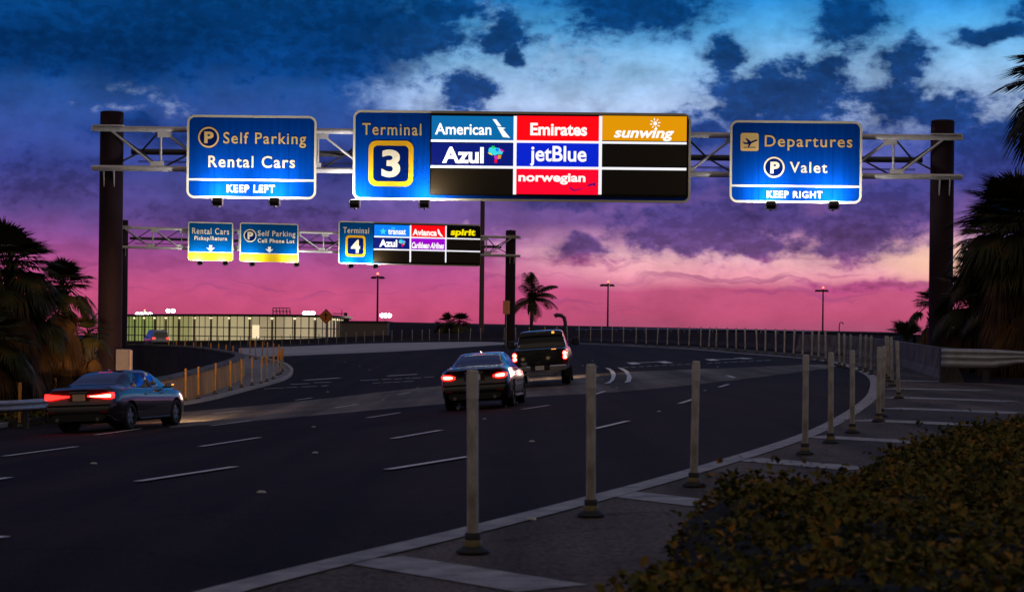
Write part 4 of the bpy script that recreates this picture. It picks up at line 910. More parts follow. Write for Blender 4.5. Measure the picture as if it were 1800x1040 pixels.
    # wheels
    for wx in spec['axles']:
        for sg in (1, -1):
            cx = sg * (tw - .115); t = MB(); W = .23
            pr = [(R * .64, -W / 2), (R * .9, -W / 2), (R * .985, -W * .38), (R, -W * .2), (R, W * .2), (R * .985, W * .38), (R * .9, W / 2), (R * .64, W / 2)]
            vs = []; n = 32
            for (r, u) in pr: vs += [(cx + u, wx - L / 2 + r * math.cos(2 * math.pi * k / n), R + r * math.sin(2 * math.pi * k / n)) for k in range(n)]
            m_ = len(pr); t.add(vs, [(i * n + k, i * n + (k + 1) % n, ((i + 1) % m_) * n + (k + 1) % n, ((i + 1) % m_) * n + k) for i in range(m_) for k in range(n)], True)
            wo = t.build('wheel', M_TYRE, root)
            r_ = MB(); f = cx + sg * W * .36
            r_.tube((cx - sg * .09, wx - L / 2, R), (cx + sg * .02, wx - L / 2, R), R * .64, n=28)
            for k in range(5):
                a = 2 * math.pi * k / 5 + .3; d = Vector((0, math.cos(a), math.sin(a))); e = Vector((0, -math.sin(a), math.cos(a)))
                c = Vector((f, wx - L / 2, R)); q0, q1 = c + d * .05, c + d * R * .62
                vs = [q0 + e * .045, q1 + e * .075, q1 - e * .075, q0 - e * .045]; vs += [v - Vector((sg * .05, 0, 0)) for v in vs]
                r_.add(vs, [(0, 1, 2, 3), (7, 6, 5, 4), (0, 4, 5, 1), (1, 5, 6, 2), (2, 6, 7, 3), (3, 7, 4, 0)])
            r_.tube((f - sg * .06, wx - L / 2, R), (f + sg * .012, wx - L / 2, R), .06, n=14)
            r_.build('rim', M_RIM, wo)
    return root, V, S, L
def strip(mb, L, pts, y0, y1):
    """outline in the rear face (x right, z up), between y0 and y1 behind the middle of the car"""
    return mb.prism(pts, y0 - L / 2, y1 - L / 2)
def mirror_pts(pts, sg): return [(sg * x, z) for x, z in pts]

SEDAN = dict(zt=[(0, 1.02), (.2, 1.075), (.55, 1.09), (.8, 1.12), (1.15, 1.27), (1.55, 1.40), (2.0, 1.452), (2.45, 1.455), (2.85, 1.40), (3.25, 1.22), (3.6, 1.03), (4.2, .95), (4.6, .84), (4.85, .68)],
             zs=[(0, .98), (.3, 1.02), (1, 1.03), (2.2, .985), (3.4, .95), (4.2, .88), (4.6, .78), (4.85, .6)],
             zb=[(0, .34), (.15, .25), (.6, .19), (4.2, .19), (4.6, .22), (4.85, .32)],
             wm=[(0, .80), (.12, .865), (.5, .915), (1.2, .925), (2.4, .92), (3.9, .915), (4.4, .86), (4.7, .74), (4.85, .55)],
             wr=[(0, .72), (.55, .70), (.8, .66), (1.3, .575), (2.0, .565), (2.6, .575), (3.0, .62), (3.6, .72), (4.3, .66), (4.85, .4)],
             lean=[(.2, .10), (.32, .0), (.5, -.035), (.62, -.03), (.68, .035), (.85, .07), (1.0, .05), (1.06, .03), (1.2, 0)])
SG = [('rear_window', lambda f: .83 - .03 * f, lambda f: 1.55 + .06 * f, 16.2, 20, (1, -1), M_GLASS), ('windscreen', lambda f: 2.95, lambda f: 3.52, 16.2, 20, (1, -1), M_GLASS),
      ('side_window', lambda f: 1.28 + .30 * f, lambda f: 2.22 + .05 * f, 10.5, 14.6, (1,), M_GLASS), ('side_window', lambda f: 2.30 + .05 * f, lambda f: 3.34 - .50 * f, 10.5, 14.6, (1,), M_GLASS),
      ('side_window', lambda f: 1.28 + .30 * f, lambda f: 2.22 + .05 * f, 10.5, 14.6, (-1,), M_GLASS), ('side_window', lambda f: 2.30 + .05 * f, lambda f: 3.34 - .50 * f, 10.5, 14.6, (-1,), M_GLASS)]
SSPEC = dict(wheel_r=.335, track=.91, axles=(1.02, 3.86), glass=SG)
def sedan(label, px, d, yaw, paint, kind):
    x = (px - 900) / F * d; z = float(gz(x, d)) + .012; yw = math.radians(yaw); L = 4.85
    c = Vector((x + math.sin(yw) * L / 2, d + math.cos(yw) * L / 2)); z2 = float(gz(c.x, c.y))
    root, V, S, L = car('saloon_car', label, 'car', (c.x, c.y, z2 + .012), yw, L, SEDAN, paint, M_GLASS, SSPEC)
    # follow the slope of the road
    e = 1.4; fx, fy = math.sin(yw), math.cos(yw)
    dzf = (float(gz(c.x + fx * e, c.y + fy * e)) - float(gz(c.x - fx * e, c.y - fy * e))) / (2 * e); dzr = (float(gz(c.x + fy, c.y - fx)) - float(gz(c.x - fy, c.y + fx))) / 2
    Mx = Matrix(((fy, fx, 0), (-fx, fy, 0), (dzr, dzf, 1))); root.rotation_euler = Mx.to_euler()
    y = lambda v: v - L / 2
    b = MB()
    if kind == 'long':      # long slim lamps that wrap round the corner
        inn, hi, lo_, out, hot = .24, .055, .03, .83, True; zc = .86
        shapes = lambda sg: mirror_pts([(inn, zc - .012), (.45, zc - .035), (.72, zc - .07), (.86, zc - .065), (.875, zc + .0), (.86, zc + .075), (.7, zc + .06), (.45, zc + .03), (inn, zc + .02)], sg)
        core = lambda sg: mirror_pts([(inn + .06, zc - .006), (.5, zc - .02), (.74, zc - .035), (.84, zc - .03), (.845, zc + .03), (.74, zc + .035), (.5, zc + .012), (inn + .06, zc + .008)], sg)
    else:
        zc = .86
        shapes = lambda sg: mirror_pts([(.50, zc - .045), (.62, zc - .075), (.80, zc - .065), (.855, zc - .02), (.85, zc + .045), (.78, zc + .065), (.60, zc + .05), (.50, zc + .01)], sg)
        core = lambda sg: mirror_pts([(.56, zc - .03), (.64, zc - .045), (.77, zc - .038), (.81, zc - .01), (.80, zc + .025), (.75, zc + .035), (.63, zc + .025), (.56, zc + .0)], sg)
    for sg in (1, -1):
        m = MB(); strip(m, L, shapes(sg), .01, .16); t = m.build('tail_light', M_TAIL if (kind != 'long' or sg > 0) else M_TAIL, root)
        m = MB(); strip(m, L, core(sg), .0, .012); m.build('lamp_core', M_TAILHOT if (kind != 'long' or sg > 0) else M_TAIL, t)
    m = MB(); strip(m, L, rrect(-.27, .70, .27, .95, .05), .045, .12); pr = m.build('plate_recess', M_TRIM, root)
    m = MB(); strip(m, L, rrect(-.16, .755, .16, .915, .01), .035, .05); pl = m.build('licence_plate', M_PLATE if kind == 'long' else M_PLATEW, pr)
    v, f = glyphs('K42 7DV', .02); v = np.array(v); v = (v - v.min(0)) / (v.max(0) - v.min(0)) * (.24, .07) + (-.12, .80)
    m = MB(); strip(m, L, rrect(-.24, .945, .24, .972, .008), .02, .05); m.build('chrome_strip', M_CHROME, root)
    m = MB(); strip(m, L, [(-.80, .64), (.80, .64), (.83, .665), (-.83, .665)], -.045, .1); m.build('bumper_step', M_TRIM, root)
    m = MB(); strip(m, L, [(-.62, .27), (.62, .27), (.70, .34), (.66, .42), (-.66, .42), (-.70, .34)], -.06, .1); dfu = m.build('diffuser', M_TRIM, root)
    for sg in (1, -1):
        m = MB(); m.tube((sg * .52, y(-.09), .31), (sg * .52, y(.15), .31), .045, n=14); m.build('exhaust', M_CHROME, dfu)
        m = MB(); strip(m, L, rrect(min(sg * .58, sg * .76), .47, max(sg * .58, sg * .76), .51, .01), -.055, .0); m.build('reflector', M_LENSRED, root)
    m = MB(); m.box((0, y(1.62), 1.415), (.34, .1, .02)); m.build('brake_lamp', M_TAILDIM, root)
    for sg in (1, -1):
        m = MB(); m.box((sg * 1.0, y(3.18), 1.04), (.20, .12, .13), Matrix.Rotation(sg * .15, 3, 'Z'), .04); m.box((sg * .89, y(3.2), 1.0), (.12, .06, .05)); mi = m.build('mirror', paint, root)
        m = MB(); m.box((sg * 1.02, y(3.115), 1.045), (.15, .008, .09), Matrix.Rotation(sg * .15, 3, 'Z'), .01); m.build('mirror_glass', M_CHROME, mi)
        if kind == 'long': m = MB(); m.box((sg * 1.105, y(3.17), 1.05), (.012, .12, .03)); m.build('mirror_glint', M_AMBER, mi)  # lamp reflection in the mirror, put in as a glowing strip
        for wx in (2.0, 2.95):
            m = MB(); m.box((sg * .93, y(wx), .86), (.03, .17, .03), None, .01); m.build('door_handle', M_CHROME, root)
        m = MB(); m.box((sg * .905, y(2.45), .26), (.05, 1.9, .06), None, .02); m.build('sill', M_TRIM, root)
        m = MB(); m.prism([(-.02, 0), (.02, 0), (.006, .09), (-.006, .09)], y(1.75), y(1.95)) if False else None
    m = MB(); m.add([(-.02, y(1.75), 1.425), (.02, y(1.75), 1.425), (.02, y(1.98), 1.455), (-.02, y(1.98), 1.455), (0, y(1.74), 1.50), (0, y(1.82), 1.50)], [(0, 1, 4), (1, 2, 5, 4), (2, 3, 5), (3, 0, 4, 5), (0, 3, 2, 1)]); m.build('antenna', paint, root)
    return root
M_PAINT1 = mat('plum_black_paint', (.03, .022, .03), .2, .3, coat=.7)
M_PAINT2 = mat('black_metallic_paint', (.012, .011, .013), .18, .3, coat=.9)
SED1 = sedan('dark saloon with long wraparound tail lights beside the orange posts', 141, 47.6, 13, M_PAINT1, 'long')
SED2 = sedan('black saloon with short oval tail lights following the pickup truck', 838, 51.6, 6.0, M_PAINT2, 'oval')

def headlamps(root, L, hx, z, inset, power, m, cone=90, turn=0):
    for sg in (1, -1):
        h = MB(); h.box((sg * hx, L / 2 - inset, z), (.26, .16, .10), None, .04); hl = h.build('headlight', m, root)
        ld = bpy.data.lights.new('added_headlight_beam', 'SPOT'); ld.energy = power; ld.spot_size = math.radians(cone); ld.spot_blend = .8; ld.color = (1.0, .62, .30); ld.shadow_soft_size = .06
        lo = bpy.data.objects.new('added_headlight_beam', ld); link(lo); lo.parent = hl; lo.location = (sg * hx, L / 2 + .08, z); lo.rotation_euler = (math.radians(90 - 2.5), 0, math.radians(turn))
M_HEAD = emit('headlight_lens', (1, .86, .65), 6)
headlamps(SED1, 4.85, .52, .68, .17, 2300, M_HEAD, 58, 19); headlamps(SED2, 4.85, .52, .68, .17, .6, emit('dim_headlight_lens', (1, .86, .65), .6))  # unseen warm beams added, the first pair turned aside to light the parapet
# pickup truck
TRK = dict(zt=[(0, 1.30), (.06, 1.325), (1.7, 1.335), (1.78, 1.36), (1.90, 1.74), (2.02, 1.90), (2.3, 1.945), (3.1, 1.945), (3.5, 1.86), (4.15, 1.42), (4.35, 1.33), (5.3, 1.25), (5.65, 1.15), (5.8, .95)],
           zs=[(0, 1.27), (.06, 1.29), (1.75, 1.30), (4.2, 1.28), (5.3, 1.18), (5.8, .9)], zb=[(0, .56), (.1, .54), (4.6, .45), (5.6, .42), (5.8, .5)],
           wm=[(0, .965), (.08, .985), (1, 1.0), (4.6, 1.0), (5.4, .98), (5.8, .85)], wr=[(0, .86), (1.7, .86), (1.9, .80), (2.2, .745), (3.1, .745), (3.6, .77), (4.2, .84), (5.3, .84), (5.8, .7)],
           lean=[(.5, .02), (.8, .0), (1.2, 0), (1.33, .01)])
PAINT3 = mat('black_truck_paint', (.014, .015, .018), .16, .2, coat=.8)
d = 69.5; yw = math.radians(3.2); x = (953 - 900) / F * d; c = Vector((x + math.sin(yw) * 2.9, d + math.cos(yw) * 2.9))
root, V, S, L = car('pickup_truck', 'black pickup truck with an open road ahead, just in front of the black saloon', 'pickup truck', (c.x, c.y, float(gz(c.x, c.y)) + .012), yw, 5.8, TRK, PAINT3, M_GLASS,
    dict(wheel_r=.40, track=.99, axles=(1.25, 4.75), glass=[('rear_window', lambda f: 1.80 + .015 * f, lambda f: 2.0 - .0 * f, 15.6, 20, (1, -1), mat('truck_rear_glass', (.003, .004, .006), .08, spec=.35)), ('windscreen', 3.55, 4.10, 16.2, 20, (1, -1), M_GLASS),
        ('side_window', lambda f: 2.06 + .05 * f, lambda f: 2.75, 10.6, 14.6, (1,), M_GLASS), ('side_window', lambda f: 2.85, lambda f: 3.95 - .5 * f, 10.6, 14.6, (1,), M_GLASS), ('side_window', lambda f: 2.06 + .05 * f, lambda f: 2.75, 10.6, 14.6, (-1,), M_GLASS), ('side_window', lambda f: 2.85, lambda f: 3.95 - .5 * f, 10.6, 14.6, (-1,), M_GLASS)]))
dzr = (float(gz(c.x + 1, c.y)) - float(gz(c.x - 1, c.y))) / 2; dzf = (float(gz(c.x, c.y + 2)) - float(gz(c.x, c.y - 2))) / 4; fx, fy = math.sin(yw), math.cos(yw)
root.rotation_euler = Matrix(((fy, fx, 0), (-fx, fy, 0), (dzr, dzf, 1))).to_euler(); TRUCK = root; y = lambda v: v - L / 2
m = MB(); strip(m, L, rrect(-.76, .74, .76, 1.27, .03), -.012, .05); tg = m.build('tailgate', PAINT3, root)
m = MB(); strip(m, L, rrect(-.16, 1.08, .16, 1.2, .03), -.02, .0); m.build('handle', M_TRIM, tg)
m = MB(); strip(m, L, [(-.70, .92), (.70, .92), (.70, .935), (-.70, .935)], -.018, .0); strip(m, L, [(-.70, 1.24), (.70, 1.24), (.70, 1.255), (-.70, 1.255)], -.02, .0); m.build('tailgate_moulding', M_TRIM, tg)
for sg in (1, -1):
    m = MB(); strip(m, L, rrect(min(sg * .79, sg * .965), .78, max(sg * .79, sg * .965), 1.24, .04), -.012, .05); t = m.build('tail_light', M_LENSRED, root)
    for zc in (1.0, 1.135):
        v = MB(); v.prism(circ(sg * .878, zc, .062, 18), y(-.022), y(-.01)); v.build('lamp_core', M_TAILHOT, t)
        v = MB(); v.ring(circ(sg * .878, zc, .085, 18), circ(sg * .878, zc, .062, 18), y(-.02), y(-.01)); v.build('lamp_ring', M_TAIL, t)
    m = MB(); m.box((sg * .62, y(-.12), .64), (.60, .22, .19), None, .03); m.build('bumper', M_CHROME, root)
    m = MB(); m.box((sg * 1.19, y(4.0), 1.47), (.25, .14, .30), None, .04); m.box((sg * 1.04, y(4.02), 1.40), (.2, .06, .06)); m.build('mirror', M_TRIM, root)
    m = MB(); m.box((sg * .94, y(.62), .44), (.26, .02, .3)); m.build('mud_flap', M_TRIM, root)
m = MB(); m.box((0, y(-.08), .63), (.64, .14, .16), None, .02); bc = m.build('bumper_centre', M_TRIM, root)
m = MB(); m.box((-.02, y(-.165), .66), (.31, .01, .15), None, .004); m.build('licence_plate', M_PLATEW, bc)
m = MB(); m.box((0, y(-.10), .47), (.09, .25, .08)); m.tube((0, y(-.2), .50), (0, y(-.2), .56), .025, n=10); m.box((0, y(.1), .45), (1.2, .08, .08)); m.build('tow_hitch', M_CHROME, bc)
m = MB(); m.box((0, y(1.95), 1.885), (.36, .03, .035)); m.build('cargo_lamp', M_CHROME, root)
m = MB(); m.box((.44, y(1.93), 1.86), (.09, .03, .07)); m.build('roof_glint', M_AMBER, root)  # yellow reflection put in as a glowing block
m = MB(); m.box((.5, y(-.0), 1.29), (.16, .012, .02)); m.build('amber_reflector', M_AMBER, tg)  # reflector given a glow, though it holds no lamp
m = MB(); m.tube((.45, y(.1), .42), (.62, y(-.02), .40), .045, n=12); m.build('exhaust', M_CHROME, root)

headlamps(TRUCK, 5.8, .74, .98, .12, 600, M_HEAD)
# distant estate-like sport utility vehicle
SUV = dict(zt=[(0, 1.45), (.05, 1.62), (.2, 1.72), (.6, 1.76), (2.4, 1.77), (2.9, 1.70), (3.5, 1.28), (3.75, 1.13), (4.4, 1.03), (4.7, .8)], zs=[(0, 1.08), (.2, 1.1), (3.6, 1.04), (4.4, .95), (4.7, .75)],
           zb=[(0, .36), (.2, .3), (4.3, .28), (4.7, .4)], wm=[(0, .86), (.15, .915), (1, .94), (4.0, .93), (4.5, .84), (4.7, .65)], wr=[(0, .70), (.3, .70), (2.4, .70), (3.2, .74), (3.8, .78), (4.7, .5)],
           lean=[(.3, .06), (.5, 0), (.75, 0), (.85, .06), (1.1, .08), (1.6, .25)])
PAINT4 = mat('silver_blue_paint', (.34, .36, .42), .28, .55, coat=.5)
d = 200; yw = math.radians(-22); x = (283 - 900) / F * d; c = Vector((x + math.sin(yw) * 2.35, d + math.cos(yw) * 2.35))
root, V, S, L = car('sport_utility_vehicle', 'silver sport utility vehicle driving away past the lit glass building', 'SUV', (c.x, c.y, float(gz(c.x, c.y)) + .012), yw, 4.7, SUV, PAINT4, M_GLASS,
    dict(wheel_r=.36, track=.93, axles=(.95, 3.75), glass=[('side_window', lambda f: .35 + .1 * f, lambda f: 1.15, 10.6, 14.4, (1,), M_GLASS), ('side_window', lambda f: 1.22, lambda f: 2.1, 10.6, 14.4, (1,), M_GLASS), ('side_window', lambda f: 2.2, lambda f: 3.35 - .55 * f, 10.6, 14.4, (1,), M_GLASS),
        ('side_window', lambda f: .35 + .1 * f, lambda f: 1.15, 10.6, 14.4, (-1,), M_GLASS), ('side_window', lambda f: 1.22, lambda f: 2.1, 10.6, 14.4, (-1,), M_GLASS), ('side_window', lambda f: 2.2, lambda f: 3.35 - .55 * f, 10.6, 14.4, (-1,), M_GLASS), ('windscreen', 2.95, 3.5, 16.2, 20, (1, -1), M_GLASS)]))
y = lambda v: v - L / 2
m = MB(); m.add([(-.72, y(.05), 1.10), (.72, y(.05), 1.10), (.66, y(.22), 1.60), (-.66, y(.22), 1.60), (-.72, y(.12), 1.10), (.72, y(.12), 1.10), (.66, y(.3), 1.60), (-.66, y(.3), 1.60)], [(0, 1, 2, 3), (7, 6, 5, 4), (0, 4, 5, 1), (1, 5, 6, 2), (2, 6, 7, 3), (3, 7, 4, 0)]); m.build('rear_window', M_GLASS, root)
for sg in (1, -1):
    m = MB(); m.prism(mirror_pts([(.55, .88), (.84, .86), (.86, 1.02), (.60, 1.04)], sg), y(.0), y(.2)); m.build('tail_light', emit('far_tail_lamp', (1, .04, .03), 3.5, (.2, 0, 0)), root)
    m = MB(); m.box((sg * 1.0, y(3.2), 1.12), (.2, .12, .16), None, .03); m.build('mirror', M_TRIM, root)
    m = MB(); m.box((sg * .6, y(1.5), 1.79), (.04, 2.2, .04)); m.build('roof_rail', M_TRIM, root)
m = MB(); m.box((0, y(-.02), .52), (1.6, .12, .16), None, .03); m.build('bumper', M_TRIM, root)
m = MB(); m.prism(rrect(-.16, .78, .16, .90, .01), y(.02), y(.1)); m.build('licence_plate', M_PLATEW, root)
# ------------------------------------------------------------------ plants
def leafmat(name, c1, c2, c3, scale=9.0, rough=.6):
    if name in _mats: return _mats[name]
    m = bpy.data.materials.new(name); m.use_nodes = True; nt = m.node_tree; N = nt.nodes; L = nt.links; b = N['Principled BSDF']
    tc = N.new('ShaderNodeTexCoord'); n = N.new('ShaderNodeTexNoise'); n.inputs['Scale'].default_value = scale; n.inputs['Detail'].default_value = 3; L.new(tc.outputs['Object'], n.inputs['Vector'])
    r = N.new('ShaderNodeValToRGB'); e = r.color_ramp.elements; e.new(.5)
    for q, p, c in zip(e, (.36, .52, .70), (c1, c2, c3)): q.position = p; q.color = (*c, 1)
    L.new(n.outputs['Fac'], r.inputs[0]); L.new(r.outputs[0], b.inputs['Base Color']); b.inputs['Roughness'].default_value = rough; b.inputs['Specular IOR Level'].default_value = .06
    _mats[name] = m; return m
M_FROND = leafmat('palm_frond', (.034, .038, .015), (.06, .06, .024), (.13, .08, .03), 1.5)
M_DEAD = leafmat('dead_palm_frond', (.05, .027, .013), (.09, .047, .02), (.15, .07, .025), 2.0)
M_TRUNK = mat('palm_trunk', (.09, .075, .06), .9, var=.5, vscale=6, bump=.6, bscale=14)
M_HEDGE = leafmat('hedge_leaf', (.03, .036, .010), (.11, .10, .024), (.32, .15, .032), 4.5, .8)
M_TWIG = mat('hedge_twigs', (.014, .016, .010), .95, var=.5, vscale=9)

def fan_frond(mb, o, az, el, pet, rad, nseg, droop, rnd, spread=2.2, wd=.032):
    """one fan leaf: stalk, then pointed segments fanned round its end"""
    d = Vector((math.cos(az) * math.cos(el), math.sin(az) * math.cos(el), math.sin(el))); side = d.cross(Vector((0, 0, 1))); side = side.normalized() if side.length > .05 else Vector((1, 0, 0)); up = side.cross(d)
    p0 = o; p1 = o + d * pet * .5 + Vector((0, 0, .03)); p2 = o + d * pet + Vector((0, 0, -droop * pet * .35))
    mb.path([p0, p1, p2], [.018, .014, .01], 4)
    h = p2; dd = (p2 - p1).normalized(); up = side.cross(dd)
    for k in range(nseg):
        a = (k / (nseg - 1) - .5) * spread + rnd.uniform(-.05, .05); r = rad * (1 - .28 * abs(a) / (spread / 2)) * rnd.uniform(.85, 1.1)
        v = (dd * math.cos(a) + side * math.sin(a) + up * (.12 * abs(a))).normalized(); n = v.cross(up).normalized(); w = wd * rad
        m1 = h + v * r * .55 - Vector((0, 0, droop * r * .10)); t = h + v * r * .97 - Vector((0, 0, droop * r * .45))
        mb.add([h + n * w * .5, h - n * w * .5, m1 - n * w, m1 + n * w, t], [(0, 1, 2, 3), (3, 2, 4)])
def fan_palm(label, base, h, r, seed, nf=64, nd=50, group=None, trunk_r=.17, skirt=1.4, els=(75, 60, 45, 30, 15, 0, -12)):
    rnd = random.Random(seed); root = empty('cabbage_palm', base); tag(root, label, 'palm tree', group)
    t = MB(); n = 8; pts = [(math.sin(i * .9 + seed) * .05 * i / n, math.cos(i * .7 + seed) * .05 * i / n, h * i / n) for i in range(n + 1)]; t.path([Vector(p) for p in pts], [trunk_r * (1.15 - .25 * i / n) for i in range(n + 1)], 12)
    for k in range(int(h * 14)):      # old leaf bases
        a = k * 2.4; z = .15 + k / (h * 14) * (h - .2); q = Vector((math.cos(a) * trunk_r, math.sin(a) * trunk_r, z)); t.path([q, q + Vector((math.cos(a) * .10, math.sin(a) * .10, .16))], [.04, .018], 4)
    t.build('trunk', M_TRUNK, root)
    c = MB(); o = Vector(pts[-1])
    for k in range(nf):
        el = math.radians(rnd.choice(els) + rnd.uniform(-9, 9)); az = k * 2.39996 + rnd.uniform(-.2, .2)
        fan_frond(c, o + Vector((0, 0, rnd.uniform(-.15, .1))), az, el, r * rnd.uniform(.42, .6), r * rnd.uniform(.5, .68), 30, .55 if el > .3 else 1.0, rnd, 2.5)
    c.build('crown', M_FROND, root)
    s = MB()
    for k in range(nd):
        z = rnd.uniform(-skirt, -.1); az = k * 2.39996; el = math.radians(rnd.uniform(-72, -28))
        fan_frond(s, o + Vector((0, 0, z)), az, el, r * rnd.uniform(.3, .5), r * rnd.uniform(.45, .66), 20, 1.5, rnd, 1.9)
    if nd: s.build('dead_frond_foliage', M_DEAD, root)
    return root
def palm_at(label, px, py_crown, d, r_px, seed, **k):
    x = (px - 900) / F * d; zb = float(gz(x, d)) - .05; zc = CZ + (yh(px) - py_crown) / F * d
    return fan_palm(label, (x, d, zb), zc - zb, r_px / F * d, seed, **k)
gL, gR = 'palms beside the guardrail by the nearer gantry', 'palms beyond the concrete barrier'
palm_at('tall dark cabbage palm at the picture edge behind the W-beam guardrail', 12, 470, 60, 105, 1, nf=70, nd=80, skirt=3.0, group=gL)
palm_at('cabbage palm with a spiky crown and brown skirt next to the brown gantry pole', 108, 505, 63, 66, 2, nf=64, nd=70, skirt=2.4, group=gL)
palm_at('low cabbage palm half hidden between the two taller palms by the guardrail', 62, 560, 61, 72, 3, nd=70, skirt=1.8, group=gL)
palm_at('short brown fronded palm touching the brown gantry pole', 158, 590, 64, 52, 4, nf=24, nd=70, skirt=1.4, group=gL)
palm_at('squat palm at the picture edge just behind the W-beam guardrail', -10, 600, 57, 80, 12, nf=40, nd=60, skirt=1.4, group=gL)
palm_at('tall cabbage palm whose fronds reach in from the picture edge beside the gantry', 1884, 150, 52, 140, 5, nf=80, nd=40, group=gR)
palm_at('broad dark cabbage palm with a hanging brown skirt beyond the guardrail', 1795, 402, 55, 132, 6, nf=110, nd=200, skirt=3.6, group=gR)
palm_at('leaning crowned cabbage palm between the gantry pole and the broad dark palm', 1752, 425, 60, 88, 7, nf=100, nd=150, skirt=3.0, group=gR)
palm_at('young palm low beneath the broad dark palm by the guardrail', 1775, 530, 58, 90, 8, nf=60, nd=70, skirt=1.3, group=gR)
palm_at('small palm just behind the brown pole and the concrete barrier', 1640, 535, 76, 48, 9, nf=30, nd=24, skirt=.8, group=gR)
palm_at('small spiky fan palm in front of the pink horizon behind the concrete barrier', 1595, 598, 80, 48, 10, nf=34, nd=0, group=gR, trunk_r=.09, els=(80, 65, 50, 35, 55, 70))
palm_at('dense young palm filling the gap beneath the tall palms by the guardrail', 1708, 530, 63, 80, 11, nf=56, nd=80, skirt=1.6, group=gR)

palm_at('shaggy palm filling the gap between the gantry pole and the broad dark palm', 1722, 478, 62, 66, 13, nf=70, nd=90, skirt=2.2, group=gR)
# feathery palm far beyond the road
def feather_palm(label, px, pyc, d, r_px, seed, zb=-7.0):
    rnd = random.Random(seed); x = (px - 900) / F * d; zc = CZ + (yh(px) - pyc) / F * d; R = r_px / F * d; root = empty('coconut_palm', (x, d, zb)); tag(root, label, 'palm tree')
    H = zc - zb; t = MB(); t.path([Vector((.3 * math.sin(i / 8), 0, H * i / 8)) for i in range(9)], [.3 - .012 * i for i in range(9)], 10); t.build('trunk', M_TRUNK, root)
    c = MB(); o = Vector((.3 * math.sin(1), 0, H))
    for k in range(20):
        az = k * 2.39996; el = math.radians(rnd.choice([80, 62, 45, 25, 5, -10])); pts = []; d0 = Vector((math.cos(az) * math.cos(el), math.sin(az) * math.cos(el), math.sin(el))); p = o.copy(); v = d0.copy()
        for i in range(11): pts.append(p.copy()); p += v * R * .125; v = (v + Vector((0, 0, -.17))).normalized()
        c.path(pts, [.05 - .004 * i for i in range(11)], 4)
        for i in range(1, 11):
            tv = (pts[i] - pts[i - 1]).normalized(); sd = tv.cross(Vector((0, 0, 1))); sd = sd.normalized() if sd.length > .05 else Vector((1, 0, 0))
            for sg in (1, -1):
                for q in (0, .5):
                    b = pts[i - 1].lerp(pts[i], q); ln = R * .30 * math.sin(math.pi * (i + q + .5) / 12.5) + .1; e = b + (sd * sg * .8 + tv * .5 + Vector((0, 0, -.55))).normalized() * ln; w = tv * .09
                    c.add([b - w, b + w, e + w * .3, e - w * .3], [(0, 1, 2, 3)])
    c.build('crown', M_FROND, root)
    s = MB()
    for k in range(7):
        az = k * .9; pts = [o + Vector((math.cos(az) * .5 * math.sin(i / 3), math.sin(az) * .5 * math.sin(i / 3), -i * R * .11)) for i in range(6)]; s.path(pts, [.22, .3, .28, .22, .14, .05], 5)
    s.build('dead_frond_foliage', M_DEAD, root)
feather_palm('feathery coconut palm silhouetted beside the far gantry pole', 931, 528, 255, 46, 21)
for (px, py, r, lab, sd) in [(784, 571, 22, 'low bushy palmetto behind the far parapet under the terminal sign', 31), (806, 567, 24, 'taller spiky palmetto behind the far parapet beside the high mast', 32)]:
    d = 225; x = (px - 900) / F * d; zc = CZ + (yh(px) - py) / F * d; fan_palm(lab, (x, d, -7), zc + 7, r / F * d * 1.15, sd, nf=40, nd=26, group='palmettos beyond the far parapet', skirt=.8)

